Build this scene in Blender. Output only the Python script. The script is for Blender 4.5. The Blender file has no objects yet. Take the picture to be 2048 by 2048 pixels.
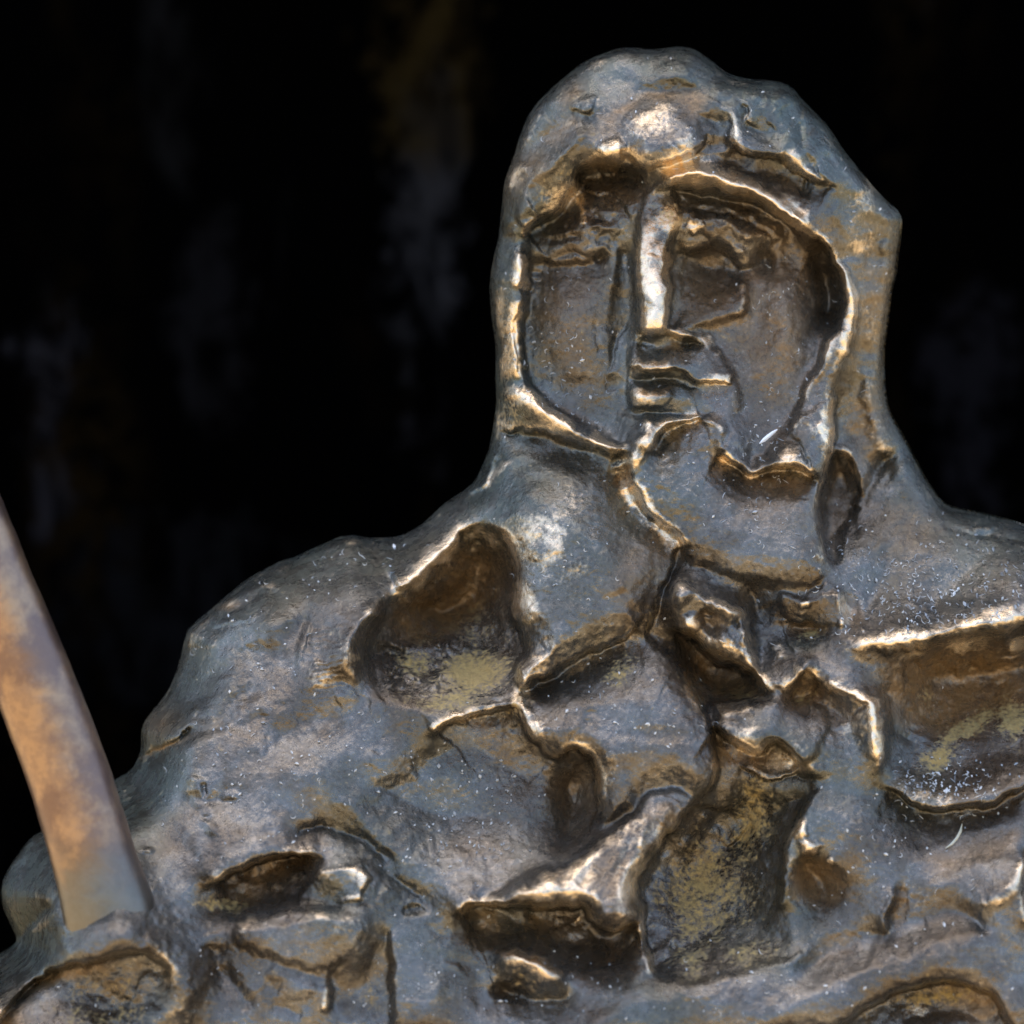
import bpy, math, random
import numpy as np

C = bpy.context.scene.collection
S = 0.00025                      # metres per modelling unit (the statue is laid out in quarter millimetres)
CAM_D = 9.0

# ------------------------------------------------------------------ camera, sky, sun, exposure
cam_d = bpy.data.cameras.new("camera")
cam = bpy.data.objects.new("camera", cam_d)
C.objects.link(cam)
bpy.context.scene.camera = cam
cam.location = (0, -CAM_D, 0)
cam.rotation_euler = (math.radians(90), 0, 0)
cam_d.sensor_width = 36
FRAME_Y = -0.055                 # depth of the plane that fills the frame
cam_d.lens = 36 * (CAM_D + FRAME_Y) / (2048 * S)
cam_d.clip_start = 0.1
cam_d.clip_end = 400
cam_d.dof.use_dof = True
cam_d.dof.focus_distance = CAM_D - 0.072
cam_d.dof.aperture_fstop = 4.8

w = bpy.data.worlds.new("World")
bpy.context.scene.world = w
w.use_nodes = True
nt = w.node_tree
bg = nt.nodes["Background"]
sky = nt.nodes.new("ShaderNodeTexSky")
sky.sky_type = 'NISHITA'
sky.sun_disc = False
SUN_EL, SUN_AZ = math.radians(73), math.radians(335)
sky.sun_elevation = SUN_EL
sky.sun_rotation = SUN_AZ
sky.air_density = 1.0
sky.dust_density = 3.0
nt.links.new(sky.outputs[0], bg.inputs[0])
bg.inputs[1].default_value = 0.15
sun_d = bpy.data.lights.new("sun", 'SUN')
sun = bpy.data.objects.new("sun", sun_d)
C.objects.link(sun)
sun_d.energy = 4.0
sun_d.angle = math.radians(0.5)
sun_d.color = (1.0, 0.93, 0.82)
# sun direction: azimuth measured clockwise from +Y
sx, sy, sz = math.sin(SUN_AZ) * math.cos(SUN_EL), math.cos(SUN_AZ) * math.cos(SUN_EL), math.sin(SUN_EL)
from mathutils import Vector
sun.rotation_euler = Vector((sx, sy, sz)).to_track_quat('Z', 'Y').to_euler()
vs = bpy.context.scene.view_settings
vs.view_transform = 'Standard'
vs.look = 'None'
vs.exposure = 1.95
vs.gamma = 1.0

# ------------------------------------------------------------------ numpy helpers
rng = np.random.default_rng(7)

def sstep(a, b, x):
    t = np.clip((x - a) / (b - a), 0, 1)
    return t * t * (3 - 2 * t)

def vnoise(x, y, seed):
    r = np.random.default_rng(seed)
    tab = r.random((256, 256)).astype(np.float32)
    xi = np.floor(x).astype(np.int32); yi = np.floor(y).astype(np.int32)
    fx = (x - xi).astype(np.float32); fy = (y - yi).astype(np.float32)
    fx = fx * fx * fx * (fx * (fx * 6 - 15) + 10); fy = fy * fy * fy * (fy * (fy * 6 - 15) + 10)
    x0 = xi & 255; x1 = (xi + 1) & 255; y0 = yi & 255; y1 = (yi + 1) & 255
    a = tab[y0, x0]; b = tab[y0, x1]; c = tab[y1, x0]; d = tab[y1, x1]
    return (a + (b - a) * fx) * (1 - fy) + (c + (d - c) * fx) * fy

def fbm(x, y, scale, seed, octv=3, rough=0.5):
    s = 0; amp = 1; tot = 0
    ca, sa = 0.8, 0.6
    x = x / scale; y = y / scale
    for i in range(octv):
        s = s + amp * (vnoise(x, y, seed + i * 17) - 0.5)
        tot += amp; amp *= rough
        x, y = (ca * x - sa * y) * 2.03 + 11.3, (sa * x + ca * y) * 2.03 + 5.7
    return s / tot * 2

def smooth_line(pts, closed=False, step=9):
    P = np.array(pts, float)
    n = len(P)
    if n == 2 and not closed:
        m = max(2, int(np.hypot(*(P[1] - P[0])) / step))
        t = np.linspace(0, 1, m + 1)[:, None]
        return P[0] * (1 - t) + P[1] * t
    out = []
    rngi = range(n) if closed else range(n - 1)
    for i in rngi:
        p1 = P[i]; p2 = P[(i + 1) % n]
        p0 = P[(i - 1) % n] if (closed or i > 0) else 2 * p1 - p2
        p3 = P[(i + 2) % n] if (closed or i < n - 2) else 2 * p2 - p1
        m = max(1, int(np.hypot(*(p2 - p1)) / step))
        for k in range(m):
            t = k / m
            out.append(0.5 * ((2 * p1) + (-p0 + p2) * t + (2 * p0 - 5 * p1 + 4 * p2 - p3) * t * t + (-p0 + 3 * p1 - 3 * p2 + p3) * t ** 3))
    out.append(P[0] if closed else P[-1])
    return np.array(out)

def line_dist(line, X, Y):
    """distance, side (>0 right of travel), running parameter 0..1"""
    best = np.full(X.shape, 1e12); side = np.zeros(X.shape); par = np.zeros(X.shape)
    seg = np.diff(line, axis=0); L = np.hypot(seg[:, 0], seg[:, 1]); cum = np.concatenate([[0], np.cumsum(L)]); tot = cum[-1]
    for i in range(len(seg)):
        ax, ay = line[i]; dx, dy = seg[i]; l2 = dx * dx + dy * dy
        if l2 < 1e-9: continue
        rx = X - ax; ry = Y - ay
        t = np.clip((rx * dx + ry * dy) / l2, 0, 1)
        ex = rx - t * dx; ey = ry - t * dy
        d2 = ex * ex + ey * ey
        m = d2 < best
        best = np.where(m, d2, best)
        side = np.where(m, dx * ry - dy * rx, side)
        par = np.where(m, (cum[i] + t * L[i]) / tot, par)
    return np.sqrt(best), np.sign(side), par

def inside(poly, X, Y):
    r = np.zeros(X.shape, bool)
    n = len(poly)
    for i in range(n):
        x1, y1 = poly[i]; x2, y2 = poly[(i + 1) % n]
        if y1 == y2: continue
        m = ((y1 > Y) != (y2 > Y)) & (X < (x2 - x1) * (Y - y1) / (y2 - y1) + x1)
        r ^= m
    return r

def blur(A, r, n=3):
    r = int(max(1, r))
    for _ in range(n):
        for ax in (0, 1):
            P = np.pad(A, [(r + 1, r) if k == ax else (0, 0) for k in (0, 1)], mode='edge')
            cs = np.cumsum(P, axis=ax)
            if ax == 0: A = (cs[2 * r + 1:] - cs[:-2 * r - 1]) / (2 * r + 1)
            else: A = (cs[:, 2 * r + 1:] - cs[:, :-2 * r - 1]) / (2 * r + 1)
    return A

# ------------------------------------------------------------------ modelling grid of the statue's front
def axis(lo, a, b, hi, st):
    mid = np.arange(a, b + st, st)
    left = []; x = a; s = st
    while x > lo: s *= 1.12; x -= s; left.append(x)
    right = []; x = mid[-1]; s = st
    while x < hi: s *= 1.12; x += s; right.append(x)
    return np.concatenate([left[::-1], mid, right])
gx = axis(-420, -12, 2060, 2640, 2.0)
gy = axis(40, 74, 2060, 2560, 2.0)
GX, GY = np.meshgrid(gx, gy)
ny, nx = GX.shape

SIL = [(1247,90),(1209,101),(1170,118),(1131,148),(1092,182),(1061,220),(1043,259),(1030,301),(1011,355),(1006,389),(998,464),(989,505),
(980,556),(980,588),(984,641),(991,690),(991,771),(993,800),(989,835),(982,878),(971,915),(951,958),(925,982),(885,1009),(848,1044),(800,1071),(742,1076),
(689,1071),(636,1092),(583,1116),(557,1124),(495,1157),(446,1196),(423,1216),(379,1253),(368,1271),(355,1325),(340,1367),(322,1398),(291,1436),(279,1462),
(277,1504),(262,1537),(249,1550),(232,1558),(150,1612),(78,1667),(61,1675),(39,1701),(16,1734),(0,1765),(-4,1795),(2,1824),(16,1856),(27,1886),(0,1909),
(-70,1950),(-160,2030),(-230,2140),(-270,2300),(-290,2480),(2560,2480),(2520,1800),(2440,1520),(2360,1330),(2260,1180),(2140,1085),(2048,1046),(2006,1034),(1962,1023),(1925,1016),
(1899,1008),(1883,993),(1864,965),(1847,936),(1829,900),(1805,856),(1786,822),(1777,784),(1774,732),(1775,693),(1780,654),(1785,615),(1791,569),(1796,555),
(1801,520),(1804,495),(1808,464),(1808,432),(1800,417),(1774,394),(1746,363),(1717,327),(1686,288),(1661,249),(1640,226),(1609,195),(1588,171),(1570,161),
(1544,156),(1505,153),(1477,148),(1453,138),(1428,118),(1402,99),(1381,90),(1354,88),(1325,92),(1307,94),(1281,91)]
SILn = np.array(SIL, float)
_i = [k for k, p in enumerate(SIL) if p == (-290, 2480)][0]
upper = smooth_line(SIL[_i + 1:] + SIL[:_i + 1], False, 10)
silline = np.vstack([upper, upper[:1]])
# distance on a coarse set near the rim is exact; do it in blocks
D = np.zeros(GX.shape)
INS = inside(silline[:-1], GX, GY)
def sil_distance(X, Y):
    best = np.full(X.shape, 1e12)
    seg = np.diff(silline, axis=0)
    for i in range(len(seg)):
        ax, ay = silline[i]; dx, dy = seg[i]; l2 = dx * dx + dy * dy
        if l2 < 1e-9: continue
        rx = X - ax; ry = Y - ay
        t = np.clip((rx * dx + ry * dy) / l2, 0, 1)
        rx -= t * dx; ry -= t * dy
        np.minimum(best, rx * rx + ry * ry, out=best)
    return np.sqrt(best)
# coarse distance (every 6th) upsampled, exact where close
ci = np.unique(np.r_[np.arange(0, ny, 6), ny - 1]); cj = np.unique(np.r_[np.arange(0, nx, 6), nx - 1])
cd = sil_distance(GX[np.ix_(ci, cj)], GY[np.ix_(ci, cj)])
tmp = np.array([np.interp(np.arange(nx), cj, r) for r in cd])
D = np.array([np.interp(np.arange(ny), ci, tmp[:, k]) for k in range(nx)]).T
near = D < 30
D[near] = sil_distance(GX[near], GY[near])
SD = np.where(INS, D, -D)

# ------------------------------------------------------------------ broad form
H = np.zeros(GX.shape)
GOLD = np.zeros(GX.shape); OCH = np.zeros(GX.shape); BRN = np.zeros(GX.shape); TEAL = np.zeros(GX.shape)
# screened-Poisson swelling of the outline: round everywhere, no creases
st = 14.0
px_ = np.arange(-420, 2660, st); py_ = np.arange(40, 2580, st)
QX, QY = np.meshgrid(px_, py_)
qin = inside(silline[:-1], QX, QY)
lam = np.where(QY < 1050, 330.0, 300.0)
U = np.zeros(QX.shape)
k2 = (st / lam) ** 2
for it in range(900):
    P = np.pad(U, 1, mode='edge')
    U = (P[:-2, 1:-1] + P[2:, 1:-1] + P[1:-1, :-2] + P[1:-1, 2:] + 4 * st * st) / (4 + k2) * qin
qd = sil_distance(QX, QY)
G_ = np.where(qin & (qd > 26), U / np.maximum(qd, 1), 0); Wt = (qin & (qd > 26)).astype(float)
Gs = blur(G_, 1, 2) / np.maximum(blur(Wt, 1, 2), 1e-6)
Gf = blur(G_, 4, 2) / np.maximum(blur(Wt, 4, 2), 1e-6)
G_ = np.where(blur(Wt, 1, 2) > 0.02, Gs, Gf)
def lookup(A, X, Y):
    fx = np.clip((X - px_[0]) / st, 0, len(px_) - 1.001); fy = np.clip((Y - py_[0]) / st, 0, len(py_) - 1.001)
    i = fy.astype(int); j = fx.astype(int); fx = fx - j; fy = fy - i
    return (A[i, j] * (1 - fx) + A[i, j + 1] * fx) * (1 - fy) + (A[i + 1, j] * (1 - fx) + A[i + 1, j + 1] * fx) * fy
DOME = 0.66 * np.sqrt(np.clip(SD, 0, None) * np.clip(lookup(G_, GX, GY), 0, None))
DOME = np.where(SD > 40, DOME + (blur(DOME, 16, 3) - DOME) * sstep(36, 120, SD), DOME)
H += DOME
ramp = 0.09 * np.log1p(np.exp(np.clip((GY - 1000) / 98, -30, 30)))
H += sstep(0, 120, SD) * (400 * ramp)
SMOOTHDOME = blur(H, 12, 2); FORM = H.copy()
# domain warp so that no stroke is geometrically clean
WX = GX + 9 * fbm(GX, GY, 80, 1) + 5.5 * fbm(GX, GY, 26, 2) + 2.2 * fbm(GX, GY, 9, 5, 2)
WY = GY + 9 * fbm(GX, GY, 80, 3) + 5.5 * fbm(GX, GY, 26, 4) + 2.2 * fbm(GX, GY, 9, 6, 2)
EDGE = sstep(0, 14, SD)          # strokes die out at the rim so that the outline stays put

def box(pts, pad):
    P = np.array(pts, float)
    j0, j1 = np.searchsorted(gx, [P[:, 0].min() - pad, P[:, 0].max() + pad])
    i0, i1 = np.searchsorted(gy, [P[:, 1].min() - pad, P[:, 1].max() + pad])
    return slice(max(i0, 0), min(i1 + 1, ny)), slice(max(j0, 0), min(j1 + 1, nx))

def taper_of(t, e0, e1):
    a = np.ones_like(t)
    if e0 > 0: a = a * sstep(0, e0, t)
    if e1 > 0: a = a * sstep(0, e1, 1 - t)
    return a

_seed = [100]
def ridge(pts, h, wl, wr=None, gold=0.0, e=(0.15, 0.15), p=1.6, closed=False, var=0.55, gw=1.0):
    """clay ridge along a line; wl / wr widths on its left and right, gold = wear on its crest"""
    wr = wl if wr is None else wr
    if h > 0: h = h * 0.85; wl = wl * 1.25; wr = wr * 1.15
    _seed[0] += 1
    ln = smooth_line(pts, closed)
    b = box(ln, 4.6 * max(wl, wr) + 10)
    d, s, t = line_dist(ln, WX[b], WY[b])
    wd = np.where(s > 0, wr, wl)
    a = taper_of(t, *e) if not closed else 1
    a = a * (1 + var * fbm(GX[b], GY[b], 45, _seed[0], 2))
    H[b] += h * a * np.exp(-(d / wd) ** p) * EDGE[b]
    if gold:
        GOLD[b] = np.maximum(GOLD[b], gold * a * np.exp(-(d / (gw * 1.0 * np.minimum(wd, 34))) ** 2))

def shelf(pts, up, wl, dn, wr, k=4, gold=0.0, e=(0.12, 0.12), gw=10, var=0.5, pu=1.0):
    up = up * 1.25; wl = wl * 1.6; dn = dn * 1.15; wr = wr * 1.35
    """a step: rises by up towards the line on its left, falls by dn right of it"""
    _seed[0] += 1
    ln = smooth_line(pts)
    b = box(ln, 4.6 * max(wl, wr) + 10)
    d, s, t = line_dist(ln, WX[b], WY[b])
    a = taper_of(t, *e)
    a = a * (1 + var * fbm(GX[b], GY[b], 40, _seed[0], 2))
    sd = d * s
    Lf = up * np.exp(-(d / wl) ** pu); Rf = -dn * np.exp(-(d / wr) ** 1.2)
    m = sstep(-k, k, sd)
    H[b] += a * (Lf * (1 - m) + Rf * m) * EDGE[b]
    if gold:
        gd = np.where(sd < 0, d / (1.5 * gw), d / (0.9 * gw))
        GOLD[b] = np.maximum(GOLD[b], gold * a * np.exp(-gd ** 2))

def pit(cx, cy, rx, ry, ang, dep, p=1.0, och=0, brn=0, lean=0.0):
    """hollow (dep>0) or mound (dep<0); lean shifts the deepest spot up the short axis"""
    a = math.radians(ang)
    R0 = 1.4 * max(rx, ry)
    b = box([(cx - R0, cy - R0), (cx + R0, cy + R0)], 5)
    x = WX[b] - cx; y = WY[b] - cy
    uu = (x * math.cos(a) + y * math.sin(a)) / rx; vv = (-x * math.sin(a) + y * math.cos(a)) / ry
    r2 = uu * uu + vv * vv
    vv2 = vv + lean * np.clip(1 - r2, 0, 1)
    r2 = uu * uu + vv2 * vv2
    f = np.clip(1 - r2, 0, 1) ** (1.5 * p)
    H[b] -= dep * f * EDGE[b]
    if och: OCH[b] = np.maximum(OCH[b], och * np.clip(1.25 * (1 - r2), 0, 1))
    if brn: BRN[b] = np.maximum(BRN[b], brn * np.clip(1.6 * (1 - r2), 0, 1))

def mound(cx, cy, rx, ry, ang, h, p=1.0, gold=0, lean=0.0):
    pit(cx, cy, rx, ry, ang, -h, p, lean=lean)
    if gold: stain(GOLD, cx, cy, rx * 0.7, ry * 0.7, ang, gold)

def stain(A, cx, cy, rx, ry, ang, v):
    a = math.radians(ang)
    R0 = 1.5 * max(rx, ry)
    b = box([(cx - R0, cy - R0), (cx + R0, cy + R0)], 5)
    x = WX[b] - cx; y = WY[b] - cy
    uu = (x * math.cos(a) + y * math.sin(a)) / rx; vv = (-x * math.sin(a) + y * math.cos(a)) / ry
    A[b] = np.maximum(A[b], v * np.exp(-(uu * uu + vv * vv)))

def poly_sd(poly, b, smooth=True):
    ln = smooth_line(poly, True) if smooth else np.vstack([poly, poly[:1]])
    d, s, t = line_dist(ln, WX[b], WY[b])
    return np.where(inside(ln[:-1], WX[b], WY[b]), d, -d)

def plate(poly, h, soft, tilt=(0, 0), outer=2, dome=0.0, A=None, v=0):
    """raised (or sunk) slab with its own tilt, in units of height per unit across"""
    b = box(poly, 30)
    sd = poly_sd(poly, b)
    m = sstep(-outer, soft, sd)
    P = np.array(poly); cx, cy = P.mean(0)
    H[b] += EDGE[b] * m * (h + tilt[0] * (WX[b] - cx) + tilt[1] * (WY[b] - cy) + dome * (1 - np.exp(-np.clip(sd, 0, None) / 60)))
    if A is not None: A[b] = np.maximum(A[b], v * sstep(0, 25, sd))

def flatten(poly, hfun, soft, outer=2, amt=1.0):
    b = box(poly, 40)
    sd = poly_sd(poly, b)
    m = sstep(-outer, soft, sd) * amt
    H[b] = H[b] * (1 - m) + m * hfun(WX[b], WY[b])

# ================================================================== HOOD
pit(1390, 250, 420, 330, 0, -26, 0.8)                       # crown swelling
# right flank of the hood leans away from the face block
b = (slice(0, ny), slice(0, nx))
flank = sstep(1600, 1760, WX) * sstep(330, 520, WY) * (1 - sstep(1000, 1140, WY))
H -= 55 * flank
# facets of the flank
shelf([(1614,195),(1610,250),(1612,292),(1640,335),(1680,390)], 3, 40, 12, 60, k=6, gold=0.12)
ridge([(1720,335),(1735,372),(1722,430),(1722,490),(1730,520)], 7, 22, gold=0.25)
ridge([(1764,820),(1757,860),(1768,890)], 8, 18, gold=0.2)
pit(1760, 480, 55, 110, 5, 14)
pit(1725, 690, 40, 160, 4, 16)
ridge([(1712,560),(1738,640),(1745,720),(1738,800),(1750,830)], 9, 18, gold=0.12)
mound(1320, 135, 90, 35, 0, 10)
shelf([(1480,200),(1497,207),(1503,220),(1492,240)], 10, 22, 10, 22, gold=0.25)
ridge([(1380,98),(1410,122),(1450,140)], 8, 14)
ridge([(1550,215),(1560,230),(1540,248)], 8, 12)
for q in [((1165,120),(1225,116)), ((1170,172),(1215,150)), ((1300,150),(1360,160),(1430,170)), ((1325,145),(1350,165))]:
    ridge(list(q), 3.5, 8)
# blue strip over the right brow
ridge([(1400,196),(1440,210),(1466,246),(1468,284),(1500,300),(1535,306),(1572,311),(1609,338),(1637,358),(1664,374)], 15, 26, 12, gold=0.28, gw=0.6)
shelf([(1462,285),(1500,306),(1535,312),(1572,318),(1605,342),(1637,362)], 6, 20, 26, 34, gold=0.3, gw=7)
shelf([(1620,345),(1645,362),(1668,376)], 4, 14, 16, 26, gold=0.5, gw=11)
pit(1560, 350, 70, 28, 25, 16)
mound(1610, 405, 60, 26, 35, 9)
pit(1520, 250, 45, 34, 10, 10)
for q in [((1085,215),(1120,190),(1160,178)), ((1100,250),(1150,225),(1200,215)), ((1420,175),(1470,170),(1530,185)), ((1550,190),(1590,215),(1610,250)), ((1560,270),(1600,300),(1640,310)), ((1250,150),(1330,160),(1400,150)),
          ((1660,420),(1690,450),(1700,500)), ((1740,560),(1745,640),(1735,700)), ((1770,470),(1780,540)), ((1010,420),(1020,470)), ((1640,270),(1690,330),(1730,400))]:
    ridge(list(q), 11, 14); ridge([(a + 5, bb + 26) for a, bb in q], -10, 16)
mound(1420, 215, 40, 22, 30, 14); mound(1345, 150, 90, 30, -4, 12); pit(1470, 330, 60, 18, 20, 12)
# forehead plaque
PLQ = [(1235,236),(1266,211),(1299,192),(1325,187),(1352,190),(1377,213),(1400,239),(1411,262),(1403,289),(1385,303),(1354,315),(1320,329),(1284,340),(1268,320),(1252,300),(1240,270)]
plate(PLQ, 24, 40, tilt=(0.02, 0.16), dome=8)
stain(GOLD, 1300, 250, 60, 30, -20, 0.36); stain(GOLD, 1365, 285, 30, 20, -20, 0.33); stain(GOLD, 1330, 215, 30, 14, 0, 0.3)
ridge([(1225,240),(1262,210),(1299,186),(1340,182),(1382,208),(1408,245),(1414,268)], -4, 9, e=(0.1, 0.1))
stain(BRN, 1385, 210, 28, 26, 45, 0.9); stain(BRN, 1325, 190, 45, 11, 0, 0.9); stain(BRN, 1250, 222, 35, 12, -35, 0.8)
shelf([(1414,262),(1405,290),(1387,306),(1354,318),(1320,332),(1284,344)][::-1], 5, 14, 20, 30, gold=0.0)
ridge([(1395,298),(1354,313),(1320,327),(1284,338)], 9, 12, 8, gold=0.75, gw=0.8)
for q in [((1275,225),(1285,262)), ((1320,205),(1310,240)), ((1375,262),(1345,280),(1360,300)), ((1290,285),(1278,312)), ((1300,225),(1330,240)), ((1385,240),(1370,255))]:
    ridge(list(q), -3.2, 6)
ridge([(1350,240),(1372,248),(1375,262)], 5, 8)
mound(1224, 306, 36, 30, -20, 27, gold=0.7)
mound(1245, 290, 20, 16, 0, 8)
shelf([(1188,330),(1205,322),(1232,328),(1253,312),(1270,325),(1284,342)], 6, 12, 26, 22, gold=0.5, e=(0.05, 0.05))
# left brow slab, curled in toward the eye
shelf([(1185,268),(1160,280),(1141,303),(1105,345),(1072,366),(1062,396),(1080,424)][::-1], 12, 30, 0.1, 30, k=8)
ridge([(1200,280),(1165,290),(1141,310),(1108,350),(1080,368)], 10, 26, 40)
shelf([(1240,338),(1190,332),(1158,346),(1152,372),(1140,392),(1112,424),(1080,444),(1050,467)][::-1], 14, 34, 20, 30, gold=0.4, gw=16, e=(0.03, 0.03))
stain(GOLD, 1130, 385, 40, 34, -45, 0.22); stain(OCH, 1125, 375, 48, 36, -45, 0.3); stain(OCH, 1190, 295, 36, 20, -35, 0.25)
plate([(1020,358),(1050,368),(1066,402),(1086,428),(1078,444),(1050,464),(1034,432)], 9, 9, tilt=(-0.05, 0.12))
ridge([(1040,470),(1062,456),(1080,441)], 12, 10, gold=0.8)
mound(1047, 340, 26, 20, -10, 20); stain(GOLD, 1036, 352, 16, 14, 0, 0.5)
mound(1176, 208, 42, 24, -15, 13); shelf([(1138,222),(1162,222),(1190,228)], 8, 18, 8, 14)
mound(1128, 250, 30, 16, -15, 9); stain(BRN, 1115, 268, 40, 24, -40, 0.8); stain(BRN, 1060, 340, 36, 60, 40, 0.7); stain(BRN, 1140, 190, 34, 18, -50, .7)
pit(1095, 290, 60, 24, -42, 12); ridge([(1210,254),(1165,270),(1120,320),(1085,350)], 6, 12)
ridge([(1030,300),(1075,262),(1125,242)], 6, 16)
# left rim of the opening
ridge([(1044,500),(1037,530),(1036,560),(1032,586)], 20, 12, gold=0.55)
pit(1046, 580, 16, 18, 0, 16)
shelf([(1038,760),(1033,715),(1028,668),(1032,630),(1040,594)], 15, 15, 2, 12, gold=0.45, gw=13)
stain(GOLD, 1012, 730, 15, 42, 0, 0.35)
ridge([(1008,672),(1036,668)], -7, 6)
for q in [((990,572),(1030,572)), ((985,575),(1000,565))]: ridge(list(q), -3, 5)
pit(1008, 500, 22, 60, 5, 8)
# ================================================================== FACE
FACE = [(1056,472),(1082,446),(1112,427),(1133,398),(1155,370),(1158,348),(1188,334),(1240,338),(1284,344),(1325,372),(1350,369),(1402,375),(1453,381),(1505,392),(1544,413),(1583,436),
(1610,452),(1645,480),(1666,512),(1681,563),(1678,630),(1655,682),(1635,732),(1614,778),(1598,817),(1578,848),(1557,884),(1531,923),(1503,941),(1474,930),(1440,908),
(1438,872),(1425,847),(1405,840),(1350,846),(1318,868),(1285,895),(1262,898),(1240,888),(1183,864),(1131,827),(1090,802),(1046,763),(1040,719),(1035,667),(1038,610),(1044,560),(1052,510)]
# brow masses under the hood, sloping back under it
plate([(1062,478),(1112,430),(1150,382),(1190,352),(1290,362),(1300,420),(1280,480),(1235,500),(1205,520),(1062,522)], 12, 34, tilt=(0.0, -0.22))
shelf([(1170,376),(1190,385),(1225,390),(1250,412),(1262,440)], 8, 14, 8, 16)
ridge([(1155,385),(1163,415),(1168,452)], 13, 9, gold=0.5)
stain(GOLD, 1165, 400, 14, 20, 0, .4)
for q in [((1085,470),(1130,455),(1170,470)), ((1180,400),(1200,420),(1235,430)), ((1190,475),(1215,455),(1240,470)), ((1100,500),(1150,492),(1190,505)), ((1200,440),(1190,455)), ((1195,512),(1215,490))]:
    ridge(list(q), 7, 9); ridge([(a, bb + 13) for a, bb in q], -8, 8)
pit(1205, 515, 24, 14, 10, 12)
pit(1225, 350, 70, 22, 0, 24)
RB = [(1345,382),(1402,380),(1453,386),(1505,398),(1560,428),(1600,462),(1580,480),(1530,520),(1505,535),(1478,528),(1440,492),(1376,498),(1348,470),(1352,420)]
plate(RB, 12, 34, tilt=(0.0, -0.25))
pit(1526, 520, 34, 26, 40, 16); pit(1590, 500, 30, 45, 20, 20)
for q in [((1360,420),(1400,440),(1440,440)), ((1380,400),(1430,412),(1480,420),(1520,440)), ((1370,452),(1405,458),(1440,476)), ((1450,440),(1480,470),(1510,480)), ((1440,490),(1470,505),(1490,500)), ((1500,430),(1540,460),(1560,490))]:
    ridge(list(q), 8, 9); ridge([(a - 3, bb + 13) for a, bb in q], -9, 8)
ridge([(1370,442),(1395,455),(1412,452)], 6, 8, gold=0.4)
# nose
NOSE = [(1290,390),(1320,372),(1350,402),(1356,435),(1340,470),(1331,495),(1336,563),(1334,655),(1322,664),(1290,664),(1281,655),(1281,576),(1272,500),(1276,440)]
b = box(NOSE, 60)
sd = poly_sd(NOSE, b)
nh = 16 + 62 * sstep(380, 660, WY[b]) 
H[b] += nh * sstep(-9, 7, sd)
GOLD[b] = np.maximum(GOLD[b], 0.62 * sstep(-6, 8, sd) * sstep(440, 520, WY[b]))
stain(GOLD, 1336, 436, 24, 22, 10, 0.75); stain(GOLD, 1300, 470, 20, 40, 10, 0.5)
stain(OCH, 1335, 432, 24, 22, 10, 0.5)
ridge([(1331,495),(1337,563),(1334,650)], 5, 6, gold=0.8, e=(0.05, 0.05))
ridge([(1324,520),(1326,600)], -3, 4)
for q in [((1285,510),(1300,530)), ((1290,540),(1282,552)), ((1300,600),(1292,628)), ((1310,560),(1320,590)), ((1300,500),(1318,512))]: ridge(list(q), -4, 5)
# nose wings and underside
shelf([(1268,668),(1290,662),(1320,664),(1350,670),(1388,676)], 2, 16, 18, 18, k=3, gold=0.35, gw=9, e=(0.1, 0.1))
mound(1370, 672, 30, 16, 15, 18); ridge([(1334,655),(1345,668),(1372,678)], 9, 7, gold=0.4)
pit(1385, 692, 26, 12, 10, 20); pit(1290, 682, 26, 9, 0, 14)
stain(GOLD, 1262, 655, 14, 22, 20, .3)
# side of the nose, left: arched hollow
AR = [(1233,492),(1248,488),(1266,505),(1276,560),(1276,640),(1258,668),(1243,690),(1240,640),(1226,600),(1233,560)]
stain(OCH, 1256, 580, 16, 80, 0, 0.12)
shelf([(1262,640),(1240,680),(1222,725),(1214,765)], 6, 16, 4, 16); pit(1232, 700, 16, 50, 15, 10)
# left cheek
pit(1130, 650, 100, 130, 0, -18, 0.8)
ridge([(1118,560),(1120,595),(1140,618)], 5, 8); ridge([(1138,580),(1150,620)], 3, 10)
ridge([(1193,645),(1196,690),(1190,715)], -5, 6); ridge([(1203,660),(1200,700)], 4, 8)
pit(1100, 725, 36, 30, 20, 7); mound(1150, 745, 28, 24, 0, 6)
for q in [((1060,540),(1065,565),(1055,590)), ((1055,548),(1090,545)), ((1052,570),(1085,562))]: ridge(list(q), -4, 4)
shelf([(1045,770),(1090,806),(1131,832),(1183,868),(1236,890)][::-1], 0, 10, 12, 26, k=3)   # trench along the strap
# eye pouch plane, right
PCH = [(1345,500),(1374,505),(1440,500),(1478,535),(1492,570),(1497,605),(1486,628),(1438,638),(1399,652),(1370,660),(1342,650),(1340,560)]
plate(PCH, 2, 8, tilt=(0.0, 0.16), outer=3)
ridge([(1478,580),(1490,568)], 3, 6, gold=.3)
pit(1400, 540, 52, 44, -10, 12); shelf([(1365,600),(1362,550),(1372,515),(1395,500)], 3, 12, 3, 14)
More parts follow.
